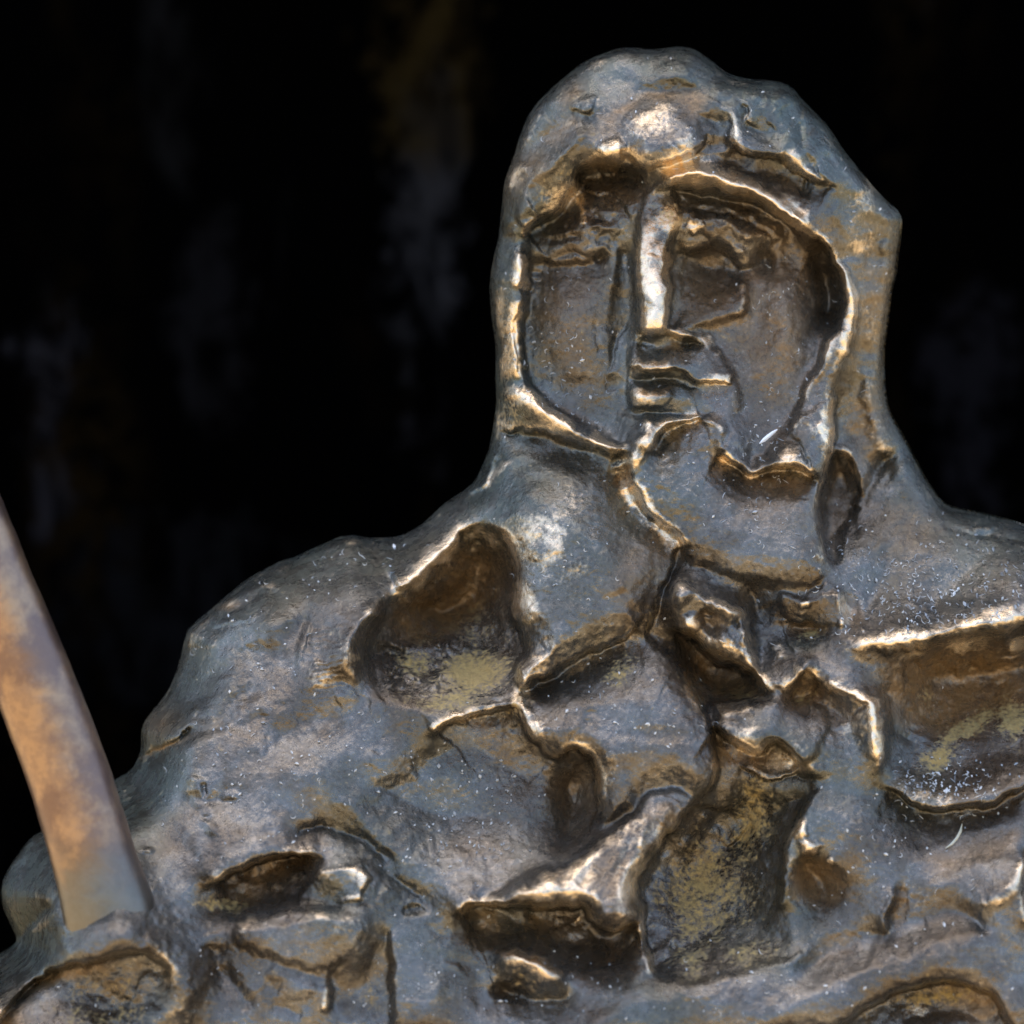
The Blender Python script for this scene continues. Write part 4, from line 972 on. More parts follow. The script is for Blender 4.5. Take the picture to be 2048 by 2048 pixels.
stain(BRN, 1560, 660, 90, 150, 0, 0.7); stain(BRN, 1420, 600, 80, 90, 0, 0.45); stain(BRN, 1140, 600, 90, 100, 0, 0.45); stain(BRN, 1290, 1130, 60, 90, 20, 0.4); stain(BRN, 1560, 1020, 80, 60, 0, 0.35); stain(BRN, 1745, 860, 40, 120, 0, .6)
stain(BRN, 1745, 600, 50, 170, 4, 0.5); stain(BRN, 1830, 1060, 60, 90, -20, .4); stain(BRN, 1270, 1150, 50, 80, 20, .5); 
# ------------------------------------------------------------------ clay texture
patch = sstep(-0.25, 0.45, fbm(GX, GY, 130, 45, 2))
H += EDGE * (4.5 * fbm(GX, GY, 64, 41, 3) + (0.8 + 1.6 * patch) * fbm(GX, GY, 24, 42, 3) + (0.5 + 0.7 * patch) * fbm(GX, GY, 8, 43, 2))
# tool drags: stretched noise, turned a different way in each patch of clay
th = 3.0 * fbm(GX, GY, 260, 46, 2)
DX = GX * np.cos(th) + GY * np.sin(th); DY = -GX * np.sin(th) + GY * np.cos(th)
H += EDGE * sstep(60, 160, SD) * 1.6 * sstep(0.0, 0.5, fbm(GX, GY, 90, 47, 2)) * fbm(DX / 7, DY, 9, 48, 3)
# rough-cast brow masses and crusts
rough = np.clip(OCH + 1.1 * np.exp(-((GX - 1170) / 110) ** 2 - ((GY - 450) / 70) ** 2) + 1.1 * np.exp(-((GX - 1470) / 110) ** 2 - ((GY - 450) / 60) ** 2), 0, 1.2)
H += EDGE * rough * 5.5 * fbm(GX, GY, 15, 44, 3)
H = H * 0.6 + blur(H, 1, 1) * 0.4
# bare metal on what sticks out (handling wear), plus sheen painted on the chest slab
cav = H - blur(H, 7, 2)
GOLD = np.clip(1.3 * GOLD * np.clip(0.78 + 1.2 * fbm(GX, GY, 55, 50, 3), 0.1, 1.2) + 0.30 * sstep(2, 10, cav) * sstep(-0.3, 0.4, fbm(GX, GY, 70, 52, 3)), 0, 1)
TEAL = np.clip(TEAL + 0.75 * (1 - sstep(30, 170, SD)) + 0.5 * sstep(0.0, 0.7, fbm(GX, GY, 260, 51, 2)), 0, 1)
# ------------------------------------------------------------------ parts
def blend_boundary(poly):
    ln = smooth_line(poly, True)
    return ln[:-1]
cx = 0.25 * (WX[:-1, :-1] + WX[1:, :-1] + WX[:-1, 1:] + WX[1:, 1:])
cy = 0.25 * (WY[:-1, :-1] + WY[1:, :-1] + WY[:-1, 1:] + WY[1:, 1:])
HOODP = [(900,0),(1900,0),(1900,700),(1880,1000),(1822,884),(1777,924),(1738,980),(1720,1016),(1690,1062),(1664,1136),(1636,1040),(1637,985),(1652,942),(1666,900),(1668,812),(1655,830),(1600,860),
(1400,800),(1240,890),(1120,868),(1000,862),(900,900)]
BEARDP = [(1240,886),(1285,893),(1320,866),(1350,846),(1405,838),(1440,856),(1440,908),(1503,943),(1531,923),(1557,884),(1578,848),(1614,820),(1664,800),(1666,900),(1652,942),(1637,985),(1636,1035),(1656,1124),(1660,1168),
(1560,1185),(1450,1172),(1372,1110),(1340,1056),(1299,1021),(1268,977),(1252,926)]
LIPS = [(1262,708),(1320,706),(1360,716),(1400,752),(1474,756),(1480,780),(1420,785),(1350,800),(1330,816),(1262,816)]
TUNIC = CH1
ID = np.zeros(cx.shape, int)                        # 0 cloak
ID[inside(blend_boundary(TUNIC), cx, cy)] = 5
ID[inside(HOODP, cx, cy) & (cy < 1140)] = 1
ID[inside(blend_boundary(BEARDP), cx, cy)] = 4
ID[inside(blend_boundary(FACE), cx, cy)] = 2
ID[inside(blend_boundary(NOSE), cx, cy)] = 3
ID[inside(blend_boundary(LIPS), cx, cy)] = 6
ID[inside(blend_boundary(KN), cx, cy)] = 8
ID[inside(blend_boundary(HAND), cx, cy)] = 7

# ------------------------------------------------------------------ vertices: snap the rim onto the outline
gyd, gxd = np.gradient(SD)
gl = np.hypot(gxd, gyd) + 1e-9
VX, VY, VH = GX.copy(), GY.copy(), H.copy()
use = SD > -1.4
rim = use & (SD < 0.9)
VX[rim] -= SD[rim] * (gxd / gl)[rim]; VY[rim] -= SD[rim] * (gyd / gl)[rim]
VH[rim] = 0
quad = use[:-1, :-1] & use[1:, :-1] & use[:-1, 1:] & use[1:, 1:]
idx = np.full(GX.shape, -1); idx[use] = np.arange(use.sum())
co = np.stack([(VX[use] - 1024) * S, -VH[use] * S, (1024 - VY[use]) * S], 1)
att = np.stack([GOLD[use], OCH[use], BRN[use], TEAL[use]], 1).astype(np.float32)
fi, fj = np.nonzero(quad)
F = np.stack([idx[fi, fj], idx[fi + 1, fj], idx[fi + 1, fj + 1], idx[fi, fj + 1]], 1)
fid = ID[fi, fj]
# back: the same outline, coarser, rounded the other way
bx = np.arange(-320, 2600, 6.0); by = np.arange(50, 2520, 6.0)
BX, BY = np.meshgrid(bx, by)
bi = inside(silline[:-1], BX, BY)
bd = np.abs(lookup(qd, BX, BY)); nb_ = bd < 40; bd[nb_] = sil_distance(BX[nb_], BY[nb_]); bsd = np.where(bi, bd, -bd)
bu = bsd > -4.2
bg1, bg0 = np.gradient(bsd); bgl = np.hypot(bg0, bg1) + 1e-9
brim = bu & (bsd < 2.4)
BXs, BYs = BX.copy(), BY.copy()
BXs[brim] -= bsd[brim] * (bg0 / bgl)[brim]; BYs[brim] -= bsd[brim] * (bg1 / bgl)[brim]
Rb = 330.0
ub = np.clip(bsd / Rb, 0, 1)
BH = -Rb * np.sqrt(np.clip(1 - (1 - ub) ** 2, 0, 1)) - 14 * fbm(BX, BY, 120, 60, 3) * sstep(0, 60, bsd)
BH[brim] = 0
bq = bu[:-1, :-1] & bu[1:, :-1] & bu[:-1, 1:] & bu[1:, 1:]
bidx = np.full(BX.shape, -1); bidx[bu] = np.arange(bu.sum()) + len(co)
bco = np.stack([(BXs[bu] - 1024) * S, -BH[bu] * S, (1024 - BYs[bu]) * S], 1)
bi_, bj_ = np.nonzero(bq)
BF = np.stack([bidx[bi_, bj_], bidx[bi_, bj_ + 1], bidx[bi_ + 1, bj_ + 1], bidx[bi_ + 1, bj_]], 1)
bid = np.where(BY[bi_, bj_] < 960, 1, 0)
nfront = len(co)
co = np.vstack([co, bco]); F = np.vstack([F, BF]); fid = np.concatenate([fid, bid])
att = np.vstack([att, np.tile(np.array([[0, 0, 0.2, 0.5]], np.float32), (len(bco), 1))])
# vertex normals of the whole casting, so that seams between parts do not show
p = co[F]
fn = np.cross(p[:, 2] - p[:, 0], p[:, 3] - p[:, 1])
fl = np.linalg.norm(fn, axis=1, keepdims=True); fn = fn / (fl + 1e-15) * np.sqrt(fl + 1e-15)
vn = np.zeros_like(co)
for k in range(4):
    for a in range(3): vn[:, a] += np.bincount(F[:, k], fn[:, a], len(co))
vn /= np.linalg.norm(vn, axis=1, keepdims=True) + 1e-15

# ------------------------------------------------------------------ materials
def N(nt, t, **kw):
    n = nt.nodes.new(t)
    for k, v in kw.items():
        if k.startswith('i_'): n.inputs[k[2:].replace('_', ' ')].default_value = v
        else: setattr(n, k, v)
    return n

def mixc(nt, fac, a, b):
    m = nt.nodes.new('ShaderNodeMix'); m.data_type = 'RGBA'
    for sock, v in ((m.inputs[0], fac), (m.inputs[6], a), (m.inputs[7], b)):
        if isinstance(v, bpy.types.NodeSocket): nt.links.new(v, sock)
        elif isinstance(v, (tuple, list)): sock.default_value = (*v, 1)
        else: sock.default_value = v
    return m.outputs[2]

def mixf(nt, fac, a, b):
    m = nt.nodes.new('ShaderNodeMix'); m.data_type = 'FLOAT'
    for sock, v in ((m.inputs[0], fac), (m.inputs[2], a), (m.inputs[3], b)):
        if isinstance(v, bpy.types.NodeSocket): nt.links.new(v, sock)
        else: sock.default_value = v
    return m.outputs[0]

def math_(nt, op, a, b=None, c=None, clamp=False):
    m = nt.nodes.new('ShaderNodeMath'); m.operation = op; m.use_clamp = clamp
    for sock, v in zip(m.inputs, (a, b, c)):
        if v is None: continue
        if isinstance(v, bpy.types.NodeSocket): nt.links.new(v, sock)
        else: sock.default_value = v
    return m.outputs[0]

def rangef(nt, v, a, b, lo=0.0, hi=1.0):
    m = nt.nodes.new('ShaderNodeMapRange'); m.interpolation_type = 'SMOOTHSTEP'
    nt.links.new(v, m.inputs[0])
    for k, x in zip((1, 2, 3, 4), (a, b, lo, hi)): m.inputs[k].default_value = x
    return m.outputs[0]

def noise(nt, vec, scale, detail=4, rough=0.6, dist=0.0):
    n = nt.nodes.new('ShaderNodeTexNoise')
    n.inputs['Scale'].default_value = scale; n.inputs['Detail'].default_value = detail
    n.inputs['Roughness'].default_value = rough; n.inputs['Distortion'].default_value = dist
    nt.links.new(vec, n.inputs['Vector'])
    return n.outputs['Fac']

def bronze():
    m = bpy.data.materials.new("patinated_bronze"); m.use_nodes = True
    nt = m.node_tree; bs = nt.nodes['Principled BSDF']
    tc = N(nt, 'ShaderNodeTexCoord').outputs['Object']
    at = N(nt, 'ShaderNodeVertexColor', layer_name='casting')
    sp = N(nt, 'ShaderNodeSeparateColor'); nt.links.new(at.outputs['Color'], sp.inputs[0])
    gold, och, brn, teal = sp.outputs[0], sp.outputs[1], sp.outputs[2], at.outputs['Alpha']
    n1 = noise(nt, tc, 22, 5, 0.65); n2 = noise(nt, tc, 95, 5, 0.7); n3 = noise(nt, tc, 420, 4, 0.7); n4 = noise(nt, tc, 1100, 3, 0.7)
    # patina: brown-black to grey to verdigris
    pat = mixc(nt, rangef(nt, n1, 0.40, 0.60), (0.096, 0.083, 0.067), (0.142, 0.136, 0.122))
    pat = mixc(nt, math_(nt, 'MULTIPLY', rangef(nt, noise(nt, tc, 48, 5, 0.62), 0.48, 0.64), 0.45), pat, (0.098, 0.074, 0.048))
    tf = math_(nt, 'MULTIPLY', teal, rangef(nt, n2, 0.3, 0.6, 0.45, 1.0))
    pat = mixc(nt, math_(nt, 'MULTIPLY', tf, 0.8), pat, (0.074, 0.098, 0.087))
    bf = math_(nt, 'MULTIPLY', brn, rangef(nt, n2, 0.3, 0.55, 0.5, 1.0))
    pat = mixc(nt, bf, pat, (0.17, 0.105, 0.044))
    pat = mixc(nt, math_(nt, 'MULTIPLY', math_(nt, 'MULTIPLY', rangef(nt, n3, 0.36, 0.50, 1.0, 0.0), rangef(nt, n1, 0.35, 0.65, 1.0, 0.35)), 0.5), pat, (0.032, 0.025, 0.020))
    pat = mixc(nt, math_(nt, 'MULTIPLY', math_(nt, 'MULTIPLY', rangef(nt, n3, 0.54, 0.68), rangef(nt, n1, 0.4, 0.6)), 0.45), pat, (0.36, 0.31, 0.26))
    # bare metal, with the chest slab's painted sheen in the same mask
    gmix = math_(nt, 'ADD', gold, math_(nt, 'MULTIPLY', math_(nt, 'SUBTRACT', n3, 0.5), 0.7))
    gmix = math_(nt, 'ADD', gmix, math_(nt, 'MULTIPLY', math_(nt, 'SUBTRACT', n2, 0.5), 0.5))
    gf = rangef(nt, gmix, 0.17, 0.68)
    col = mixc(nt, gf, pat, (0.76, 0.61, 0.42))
    # earthy crust
    omix = math_(nt, 'ADD', och, math_(nt, 'MULTIPLY', math_(nt, 'SUBTRACT', n3, 0.5), 1.6))
    omix = math_(nt, 'ADD', omix, math_(nt, 'MULTIPLY', math_(nt, 'SUBTRACT', n2, 0.5), 1.1))
    of = rangef(nt, omix, 0.20, 0.72)
    ocol = mixc(nt, n3, (0.12, 0.08, 0.03), (0.42, 0.31, 0.115))
    col = mixc(nt, of, col, ocol)
    # pale dust grains
    df = math_(nt, 'MULTIPLY', rangef(nt, n4, 0.64, 0.74), 0.18)
    col = mixc(nt, df, col, (0.28, 0.30, 0.30))
    nt.links.new(col, bs.inputs['Base Color'])
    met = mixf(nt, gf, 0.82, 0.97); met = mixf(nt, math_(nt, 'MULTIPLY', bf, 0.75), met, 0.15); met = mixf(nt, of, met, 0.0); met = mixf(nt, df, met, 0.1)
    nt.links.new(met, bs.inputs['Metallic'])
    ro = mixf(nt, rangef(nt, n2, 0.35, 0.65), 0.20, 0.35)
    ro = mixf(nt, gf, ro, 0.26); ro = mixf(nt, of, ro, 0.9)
    nt.links.new(ro, bs.inputs['Roughness'])
    hsum = math_(nt, 'ADD', math_(nt, 'MULTIPLY', n3, 1.0), math_(nt, 'MULTIPLY', n4, 0.45))
    bm = N(nt, 'ShaderNodeBump'); bm.inputs['Strength'].default_value = 0.5; bm.inputs['Distance'].default_value = 0.0010
    nt.links.new(hsum, bm.inputs['Height'])
    nt.links.new(bm.outputs[0], bs.inputs['Normal'])
    return m
BRONZE = bronze()

# ------------------------------------------------------------------ statue
BASE = Vector((0.0, 0.0, (1024 - 2480) * S))
statue = bpy.data.objects.new("statue", None); C.objects.link(statue)
statue.location = BASE
statue['label'] = "weathered bronze statue of a hooded bearded man in a rough cloak, edges worn golden"
statue['category'] = "statue"

def part(name, ids, parent, label=None):
    sel = np.isin(fid, ids)
    f = F[sel]
    vs_, inv = np.unique(f, return_inverse=True)
    f = inv.reshape(f.shape)
    me = bpy.data.meshes.new(name)
    me.vertices.add(len(vs_)); me.vertices.foreach_set('co', (co[vs_] - np.array(BASE)).astype(np.float32).ravel())
    me.loops.add(f.size); me.loops.foreach_set('vertex_index', f.ravel().astype(np.int32))
    me.polygons.add(len(f)); me.polygons.foreach_set('loop_start', np.arange(0, f.size, 4, dtype=np.int32))
    me.polygons.foreach_set('use_smooth', np.ones(len(f), bool))
    me.update(calc_edges=True); me.validate()
    ca = me.color_attributes.new('casting', 'FLOAT_COLOR', 'POINT')
    ca.data.foreach_set('color', att[vs_].ravel())
    me.normals_split_custom_set_from_vertices(vn[vs_].astype(np.float32).tolist())
    me.materials.append(BRONZE)
    o = bpy.data.objects.new(name, me); C.objects.link(o); o.parent = parent
    if label: o['label'] = label
    return o
part('cloak', [0], statue)
part('hood', [1], statue)
face = part('face', [2], statue)
part('nose', [3], face, "straight narrow nose with pale worn ridge")
part('mouth', [6], face)
part('beard', [4], statue)
part('tunic', [5], statue, "smooth bulging chest front beside the beard")
part('knot', [8], statue, "crumpled golden lump below the beard")
part('hand', [7], statue, "blurred rough hand around the foot of the staff")

# ------------------------------------------------------------------ staff
def H_at(px, py):
    j = np.clip(np.searchsorted(gx, px), 0, nx - 1); i = np.clip(np.searchsorted(gy, py), 0, ny - 1)
    return H[i, j]
def staff():
    axis_pts = smooth_line([(-316,420),(-236,610),(-146,830),(-72,1000),(11,1200),(97,1413),(161,1590),(215,1775),(236,1850),(241,1868)], False, 12)
    h0 = H_at(225, 1845)
    n, seg = len(axis_pts), 64
    tan = np.gradient(axis_pts, axis=0); tan /= np.linalg.norm(tan, axis=1, keepdims=True)
    ring = []
    for i, (px, py) in enumerate(axis_pts):
        rad = 80 + 4 * sstep(1200, 1780, np.array(py)) + 10 * sstep(1700, 1850, np.array(py))
        hh = h0 - 138 - 0.03 * (py - 1840)
        a = np.linspace(0, 2 * np.pi, seg, endpoint=False)
        r = rad * (1 + 0.02 * fbm(np.cos(a) * 60 + 500, py + np.sin(a) * 60, 90, 70, 3) + 0.006 * fbm(a * 40, py + a * 0, 14, 71, 2))
        ox = np.cos(a) * r; oh = np.sin(a) * r
        nxv, nyv = -tan[i, 1], tan[i, 0]
        ring.append(np.stack([(px + ox * nxv - 1024) * S, -(hh + oh) * S, (1024 - py - ox * nyv) * S], 1))
    V = np.concatenate(ring)
    k = np.arange(seg); faces = []
    for i in range(n - 1):
        a0 = i * seg + k; a1 = i * seg + (k + 1) % seg
        faces += np.stack([a0, a1, a1 + seg, a0 + seg], 1).tolist()
    faces.append(list(range(seg))[::-1]); faces.append(list(range((n - 1) * seg, n * seg)))
    base = V[(n - 1) * seg:].mean(0)
    me = bpy.data.meshes.new('staff'); me.from_pydata((V - base).tolist(), [], faces); me.update()
    for p_ in me.polygons: p_.use_smooth = True
    o = bpy.data.objects.new('staff', me); C.objects.link(o); o.location = base
    m = bpy.data.materials.new('rubbed_bronze'); m.use_nodes = True
    nt = m.node_tree; bs = nt.nodes['Principled BSDF']
    tc = N(nt, 'ShaderNodeTexCoord').outputs['Object']
    n1 = noise(nt, tc, 34, 5, 0.62); n2 = noise(nt, tc, 160, 5, 0.7)
    col = mixc(nt, rangef(nt, n1, 0.42, 0.6), (0.150, 0.105, 0.090), (0.29, 0.20, 0.135))
    col = mixc(nt, math_(nt, 'MULTIPLY', rangef(nt, n2, 0.4, 0.62), 0.5), col, (0.17, 0.12, 0.10))
    sz = N(nt, 'ShaderNodeSeparateXYZ'); nt.links.new(tc, sz.inputs[0])
    foot = rangef(nt, math_(nt, 'ADD', sz.outputs[2], math_(nt, 'MULTIPLY', math_(nt, 'SUBTRACT', n1, 0.5), 0.05)), 0.012, 0.06, 1.0, 0.0)
    col = mixc(nt, foot, col, mixc(nt, n2, (0.09, 0.08, 0.066), (0.17, 0.17, 0.155)))
    nt.links.new(col, bs.inputs['Base Color']); bs.inputs['Metallic'].default_value = 0.92
    nt.links.new(mixf(nt, n2, 0.26, 0.44), bs.inputs['Roughness'])
    bm = N(nt, 'ShaderNodeBump'); bm.inputs['Strength'].default_value = 0.3; bm.inputs['Distance'].default_value = 0.001
    nt.links.new(n2, bm.inputs['Height']); nt.links.new(bm.outputs[0], bs.inputs['Normal'])
    me.materials.append(m)
    o['label'] = "round brown bronze staff slanting up out of the hand at the left edge"
    o['category'] = "staff"
    return o
staff()

# ------------------------------------------------------------------ dust, lint and flecks on the metal
def normal_at(px, py):
    j = int(np.clip(np.searchsorted(gx, px), 2, nx - 3)); i = int(np.clip(np.searchsorted(gy, py), 2, ny - 3))
    dhx = (H[i, j + 2] - H[i, j - 2]) / (gx[j + 2] - gx[j - 2]); dhy = (H[i + 2, j] - H[i - 2, j]) / (gy[i + 2] - gy[i - 2])
    n = np.array([-dhx, -1.0, dhy]); n[2] = dhy      # facing up where the surface comes forward going down
    return n / np.linalg.norm(n)
def fibre(px, py, length, width, ang, bend, thick=None):
    """a bent flattened strand lying on the metal; returns verts, faces"""
    thick = thick or width * 0.5
    m = 4 if length > 2.5 * width else 2
    V = []; 
    for k in range(m + 1):
        t = k / m - 0.5
        a = ang + bend * t
        x = px + math.cos(a) * length * t; y = py + math.sin(a) * length * t
        h = H_at(x, y)
        wd = width * 0.5 * (1 - 0.75 * abs(2 * t) ** 3)
        qx, qy = -math.sin(a) * wd, math.cos(a) * wd
        for (dx, dy, dh) in ((qx, qy, 0.2), (0, 0, thick + 0.4), (-qx, -qy, 0.2)):
            V.append(((x + dx - 1024) * S, -(h + dh) * S, (1024 - y - dy) * S))
    Fc = []
    for k in range(m):
        a = 3 * k
        Fc += [(a, a + 1, a + 4, a + 3), (a + 1, a + 2, a + 5, a + 4)]
    return V, Fc
dustmat = bpy.data.materials.new('pale_lint'); dustmat.use_nodes = True
nt = dustmat.node_tree; bs = nt.nodes['Principled BSDF']
tc = N(nt, 'ShaderNodeTexCoord').outputs['Object']
nt.links.new(mixc(nt, rangef(nt, noise(nt, tc, 60, 2), 0.4, 0.6), (0.24, 0.27, 0.30), (0.52, 0.54, 0.54)), bs.inputs['Base Color'])
bs.inputs['Roughness'].default_value = 0.8
rd = random.Random(5)
V, Fc = [], []
def add_f(*a):
    v, f = fibre(*a); o0 = len(V); V.extend(v); Fc.extend([tuple(i + o0 for i in q) for q in f])
areas = [(1850,1170,260,110,330,0.6),(1880,1230,220,50,110,0.6),(1880,1575,120,50,170,0.4),(900,1620,170,130,130,0.2),(1250,1430,150,120,70,0.2),(1120,760,110,90,70,0.8),(1500,880,130,130,60,0.6),
         (1480,1000,160,110,50,0.7),(1400,240,230,150,50,0.5),(480,1320,190,160,60,0.4),(560,1560,200,140,100,0.3),(1750,1700,220,140,60,0.3),(1160,1120,150,150,40,0.5),(1130,600,120,110,34,0.8),
         (1560,640,110,130,40,0.6),(900,1950,260,90,50,0.1),(1500,1960,400,80,60,0.1),(700,1140,180,60,40,0.5),(1720,560,70,250,30,0.5),(330,1950,200,90,20,0.1)]
for (ax, ay, rx, ry, cnt, fib) in areas:
    for k in range(cnt):
        px = ax + rx * rd.gauss(0, 0.55); py = ay + ry * rd.gauss(0, 0.55)
        if not (-5 < px < 2055 and 90 < py < 2055): continue
        j = int(np.searchsorted(gx, px)); i = int(np.searchsorted(gy, py))
        if SD[i, j] < 20: continue
        if normal_at(px, py)[2] < -0.25: continue
        if rd.random() < fib:
            add_f(px, py, rd.uniform(5, 17), rd.uniform(1.0, 1.8), rd.uniform(0, math.pi), rd.uniform(-2.2, 2.2))
        else:
            r = rd.uniform(2.5, 5.5) * (1.35 if rd.random() < 0.12 else 0.9)
            add_f(px, py, r * rd.uniform(1, 1.8), r, rd.uniform(0, math.pi), 0.2)
me = bpy.data.meshes.new('lint'); me.from_pydata(V, [], Fc); me.materials.append(dustmat)
lint = bpy.data.objects.new('lint', me); C.objects.link(lint)
lint['kind'] = 'stuff'; lint['label'] = "pale specks of dust and short fibres scattered over the bronze"; lint['category'] = "dust"
def single(name, label, cat, args, color):
    v, f = fibre(*args)
    v = np.array(v); c = v.mean(0)
    me = bpy.data.meshes.new(name); me.from_pydata((v - c).tolist(), [], f)
    m = bpy.data.materials.new(name + '_surface'); m.use_nodes = True
    nt = m.node_tree; bs = nt.nodes['Principled BSDF']
    tc = N(nt, 'ShaderNodeTexCoord').outputs['Object']
    nt.links.new(mixc(nt, noise(nt, tc, 900, 3), tuple(0.8 * q for q in color), color), bs.inputs['Base Color'])
    bs.inputs['Roughness'].default_value = 0.7
    me.materials.append(m)
    o = bpy.data.objects.new(name, me); C.objects.link(o); o.location = c
    o['label'] = label; o['category'] = cat
single('white_fleck', "bright white elongated fleck stuck on the lower right cheek above the beard", "fleck", (1537, 873, 46, 9, math.radians(142), 0.0, 3), (0.9, 0.93, 0.95))
single('straw_fibre', "pale bent straw fibre lying on the cloak below the big hollow at right", "fibre", (1908, 1672, 62, 6, math.radians(125), 0.5, 4), (0.62, 0.62, 0.5))

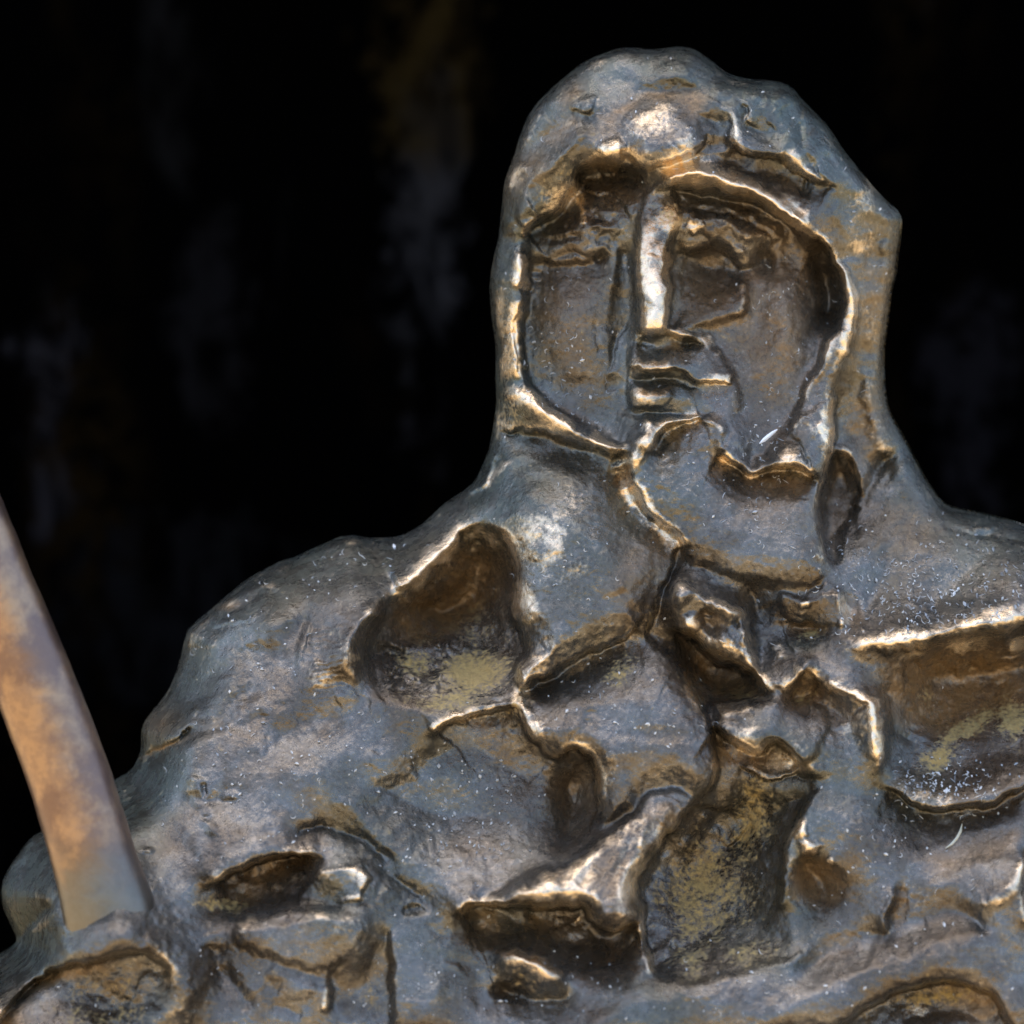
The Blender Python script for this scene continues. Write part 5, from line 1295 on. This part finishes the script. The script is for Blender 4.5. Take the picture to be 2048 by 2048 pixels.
# ------------------------------------------------------------------ surroundings: dark wall behind, plinth, ground
ZG = BASE.z - 0.9
def wall():
    xs = np.linspace(-0.9, 0.9, 181); zs = np.linspace(ZG, 3.2, 181)  # unseen upper part added so that its shadow keeps sun off the statue
    X, Z = np.meshgrid(xs, zs)
    Yv = 0.52 + 0.02 * fbm(X * 1000, Z * 1000, 160, 80, 4) 
    V = np.stack([X, Yv, Z], -1).reshape(-1, 3)
    r, c = X.shape
    i, j = np.meshgrid(np.arange(r - 1), np.arange(c - 1), indexing='ij')
    a = (i * c + j).ravel()
    Fw = np.stack([a, a + 1, a + 1 + c, a + c], 1).tolist()
    nb = len(V)
    back = [(-0.9, 0.75, ZG), (0.9, 0.75, ZG), (0.9, 0.75, 3.2), (-0.9, 0.75, 3.2)]
    V = np.vstack([V, back])
    bot = list(range(c)); top = list(range((r - 1) * c, r * c)); lf = list(range(0, r * c, c)); rt = list(range(c - 1, r * c, c))
    Fw += [[nb + 1, nb + 0] + bot, [nb + 3, nb + 2] + top[::-1], [nb + 0, nb + 3] + lf[::-1], [nb + 2, nb + 1] + rt, [nb, nb + 1, nb + 2, nb + 3]]
    me = bpy.data.meshes.new('wall'); me.from_pydata(V.tolist(), [], Fw); me.update()
    for p_ in me.polygons: p_.use_smooth = len(p_.vertices) == 4
    o = bpy.data.objects.new('wall', me); C.objects.link(o)
    m = bpy.data.materials.new('near_black_stone'); m.use_nodes = True  # near-black base colour with faint paler patches mixed in
    nt = m.node_tree; bs = nt.nodes['Principled BSDF']
    tc = N(nt, 'ShaderNodeTexCoord').outputs['Object']
    mp = N(nt, 'ShaderNodeMapping'); mp.inputs['Scale'].default_value = (1.0, 1.0, 0.38); nt.links.new(tc, mp.inputs[0])
    n4w = noise(nt, mp.outputs[0], 38, 5, 0.65, 1.0); n1 = noise(nt, mp.outputs[0], 11, 5, 0.6, 0.6); n2 = noise(nt, tc, 60, 4, 0.7); n3 = noise(nt, mp.outputs[0], 7, 3, 0.5)
    col = mixc(nt, rangef(nt, n1, 0.62, 0.74), (0.0003, 0.0003, 0.00033), (0.003, 0.0032, 0.0036))
    col = mixc(nt, math_(nt, 'MULTIPLY', rangef(nt, n3, 0.56, 0.7), rangef(nt, n2, 0.4, 0.6)), col, (0.003, 0.002, 0.0008))
    sx_ = N(nt, 'ShaderNodeSeparateXYZ'); nt.links.new(tc, sx_.inputs[0])
    jx = math_(nt, 'ADD', sx_.outputs[0], math_(nt, 'MULTIPLY', math_(nt, 'SUBTRACT', noise(nt, tc, 22, 4, 0.6), 0.5), 0.06))
    for (cx_, cz_, rx_, rz_, c_) in [(-0.045, 0.15, 0.018, 0.09, (0.014, 0.0145, 0.0165)), (-0.045, 0.235, 0.03, 0.05, (0.011, 0.008, 0.003)), (-0.245, 0.05, 0.016, 0.07, (0.012, 0.0125, 0.016)), (-0.16, 0.10, 0.02, 0.06, (0.0035, 0.0035, 0.004)),
                                     (-0.05, 0.035, 0.012, 0.02, (0.006, 0.006, 0.007)), (-0.175, -0.05, 0.07, 0.05, (0.0026, 0.0028, 0.0034)), (0.245, 0.05, 0.02, 0.07, (0.004, 0.004, 0.005))]:
        ex = math_(nt, 'POWER', math_(nt, 'ABSOLUTE', math_(nt, 'DIVIDE', math_(nt, 'SUBTRACT', jx, cx_), rx_)), 2.0)
        ez = math_(nt, 'POWER', math_(nt, 'ABSOLUTE', math_(nt, 'DIVIDE', math_(nt, 'SUBTRACT', sx_.outputs[2], cz_), rz_)), 4.0)
        f_ = rangef(nt, math_(nt, 'ADD', math_(nt, 'ADD', ex, ez), math_(nt, 'MULTIPLY', math_(nt, 'SUBTRACT', n2, 0.5), 5.0)), 0.2, 1.5, 1.0, 0.0)
        f_ = math_(nt, 'MULTIPLY', f_, rangef(nt, n4w, 0.36, 0.6))
        col = mixc(nt, f_, col, tuple(0.75 * q for q in c_))
    nt.links.new(col, bs.inputs['Base Color']); bs.inputs['Roughness'].default_value = 1.0
    bs.inputs['Specular IOR Level'].default_value = 0.0
    me.materials.append(m)
    o['kind'] = 'structure'
wall()

def simple_mesh(name, V, Fs, mat):
    me = bpy.data.meshes.new(name); me.from_pydata(V, [], Fs); me.update(); me.materials.append(mat)
    o = bpy.data.objects.new(name, me); C.objects.link(o)
    return o
gm = bpy.data.materials.new('sandy_paving'); gm.use_nodes = True
nt = gm.node_tree; bs = nt.nodes['Principled BSDF']
tc = N(nt, 'ShaderNodeTexCoord').outputs['Object']
nt.links.new(mixc(nt, noise(nt, tc, 1.3, 6, 0.6), (0.235, 0.17, 0.088), (0.31, 0.23, 0.125)), bs.inputs['Base Color'])
bs.inputs['Roughness'].default_value = 0.9
ZG = BASE.z - 0.9
g = simple_mesh('ground', [(-150, -150, ZG), (150, -150, ZG), (150, 150, ZG), (-150, 150, ZG)], [(0, 1, 2, 3)], gm)
g['kind'] = 'structure'
pm = bpy.data.materials.new('grey_stone'); pm.use_nodes = True
nt = pm.node_tree; bs = nt.nodes['Principled BSDF']
tc = N(nt, 'ShaderNodeTexCoord').outputs['Object']
nt.links.new(mixc(nt, noise(nt, tc, 30, 6, 0.6), (0.16, 0.15, 0.14), (0.26, 0.24, 0.22)), bs.inputs['Base Color'])
bs.inputs['Roughness'].default_value = 0.85
z0, z1 = ZG, BASE.z
def ring(e, z): return [(-0.36 - e, -0.22 - e, z), (0.42 + e, -0.22 - e, z), (0.42 + e, 0.14 + e, z), (-0.36 - e, 0.14 + e, z)]
V = ring(0.05, z0) + ring(0.05, z0 + 0.08) + ring(0.0, z0 + 0.1) + ring(0.0, z1 - 0.05) + ring(0.02, z1 - 0.04) + ring(0.02, z1 - 0.004) + ring(0.014, z1)
Fs = []
for k in range(6):
    for q in range(4): Fs.append((4 * k + q, 4 * k + (q + 1) % 4, 4 * k + 4 + (q + 1) % 4, 4 * k + 4 + q))
Fs += [(3, 2, 1, 0), (24, 25, 26, 27)]
pl = simple_mesh('plinth', V, Fs, pm)
pl['label'] = "plain grey stone plinth under the statue, below the picture"; pl['category'] = "plinth"
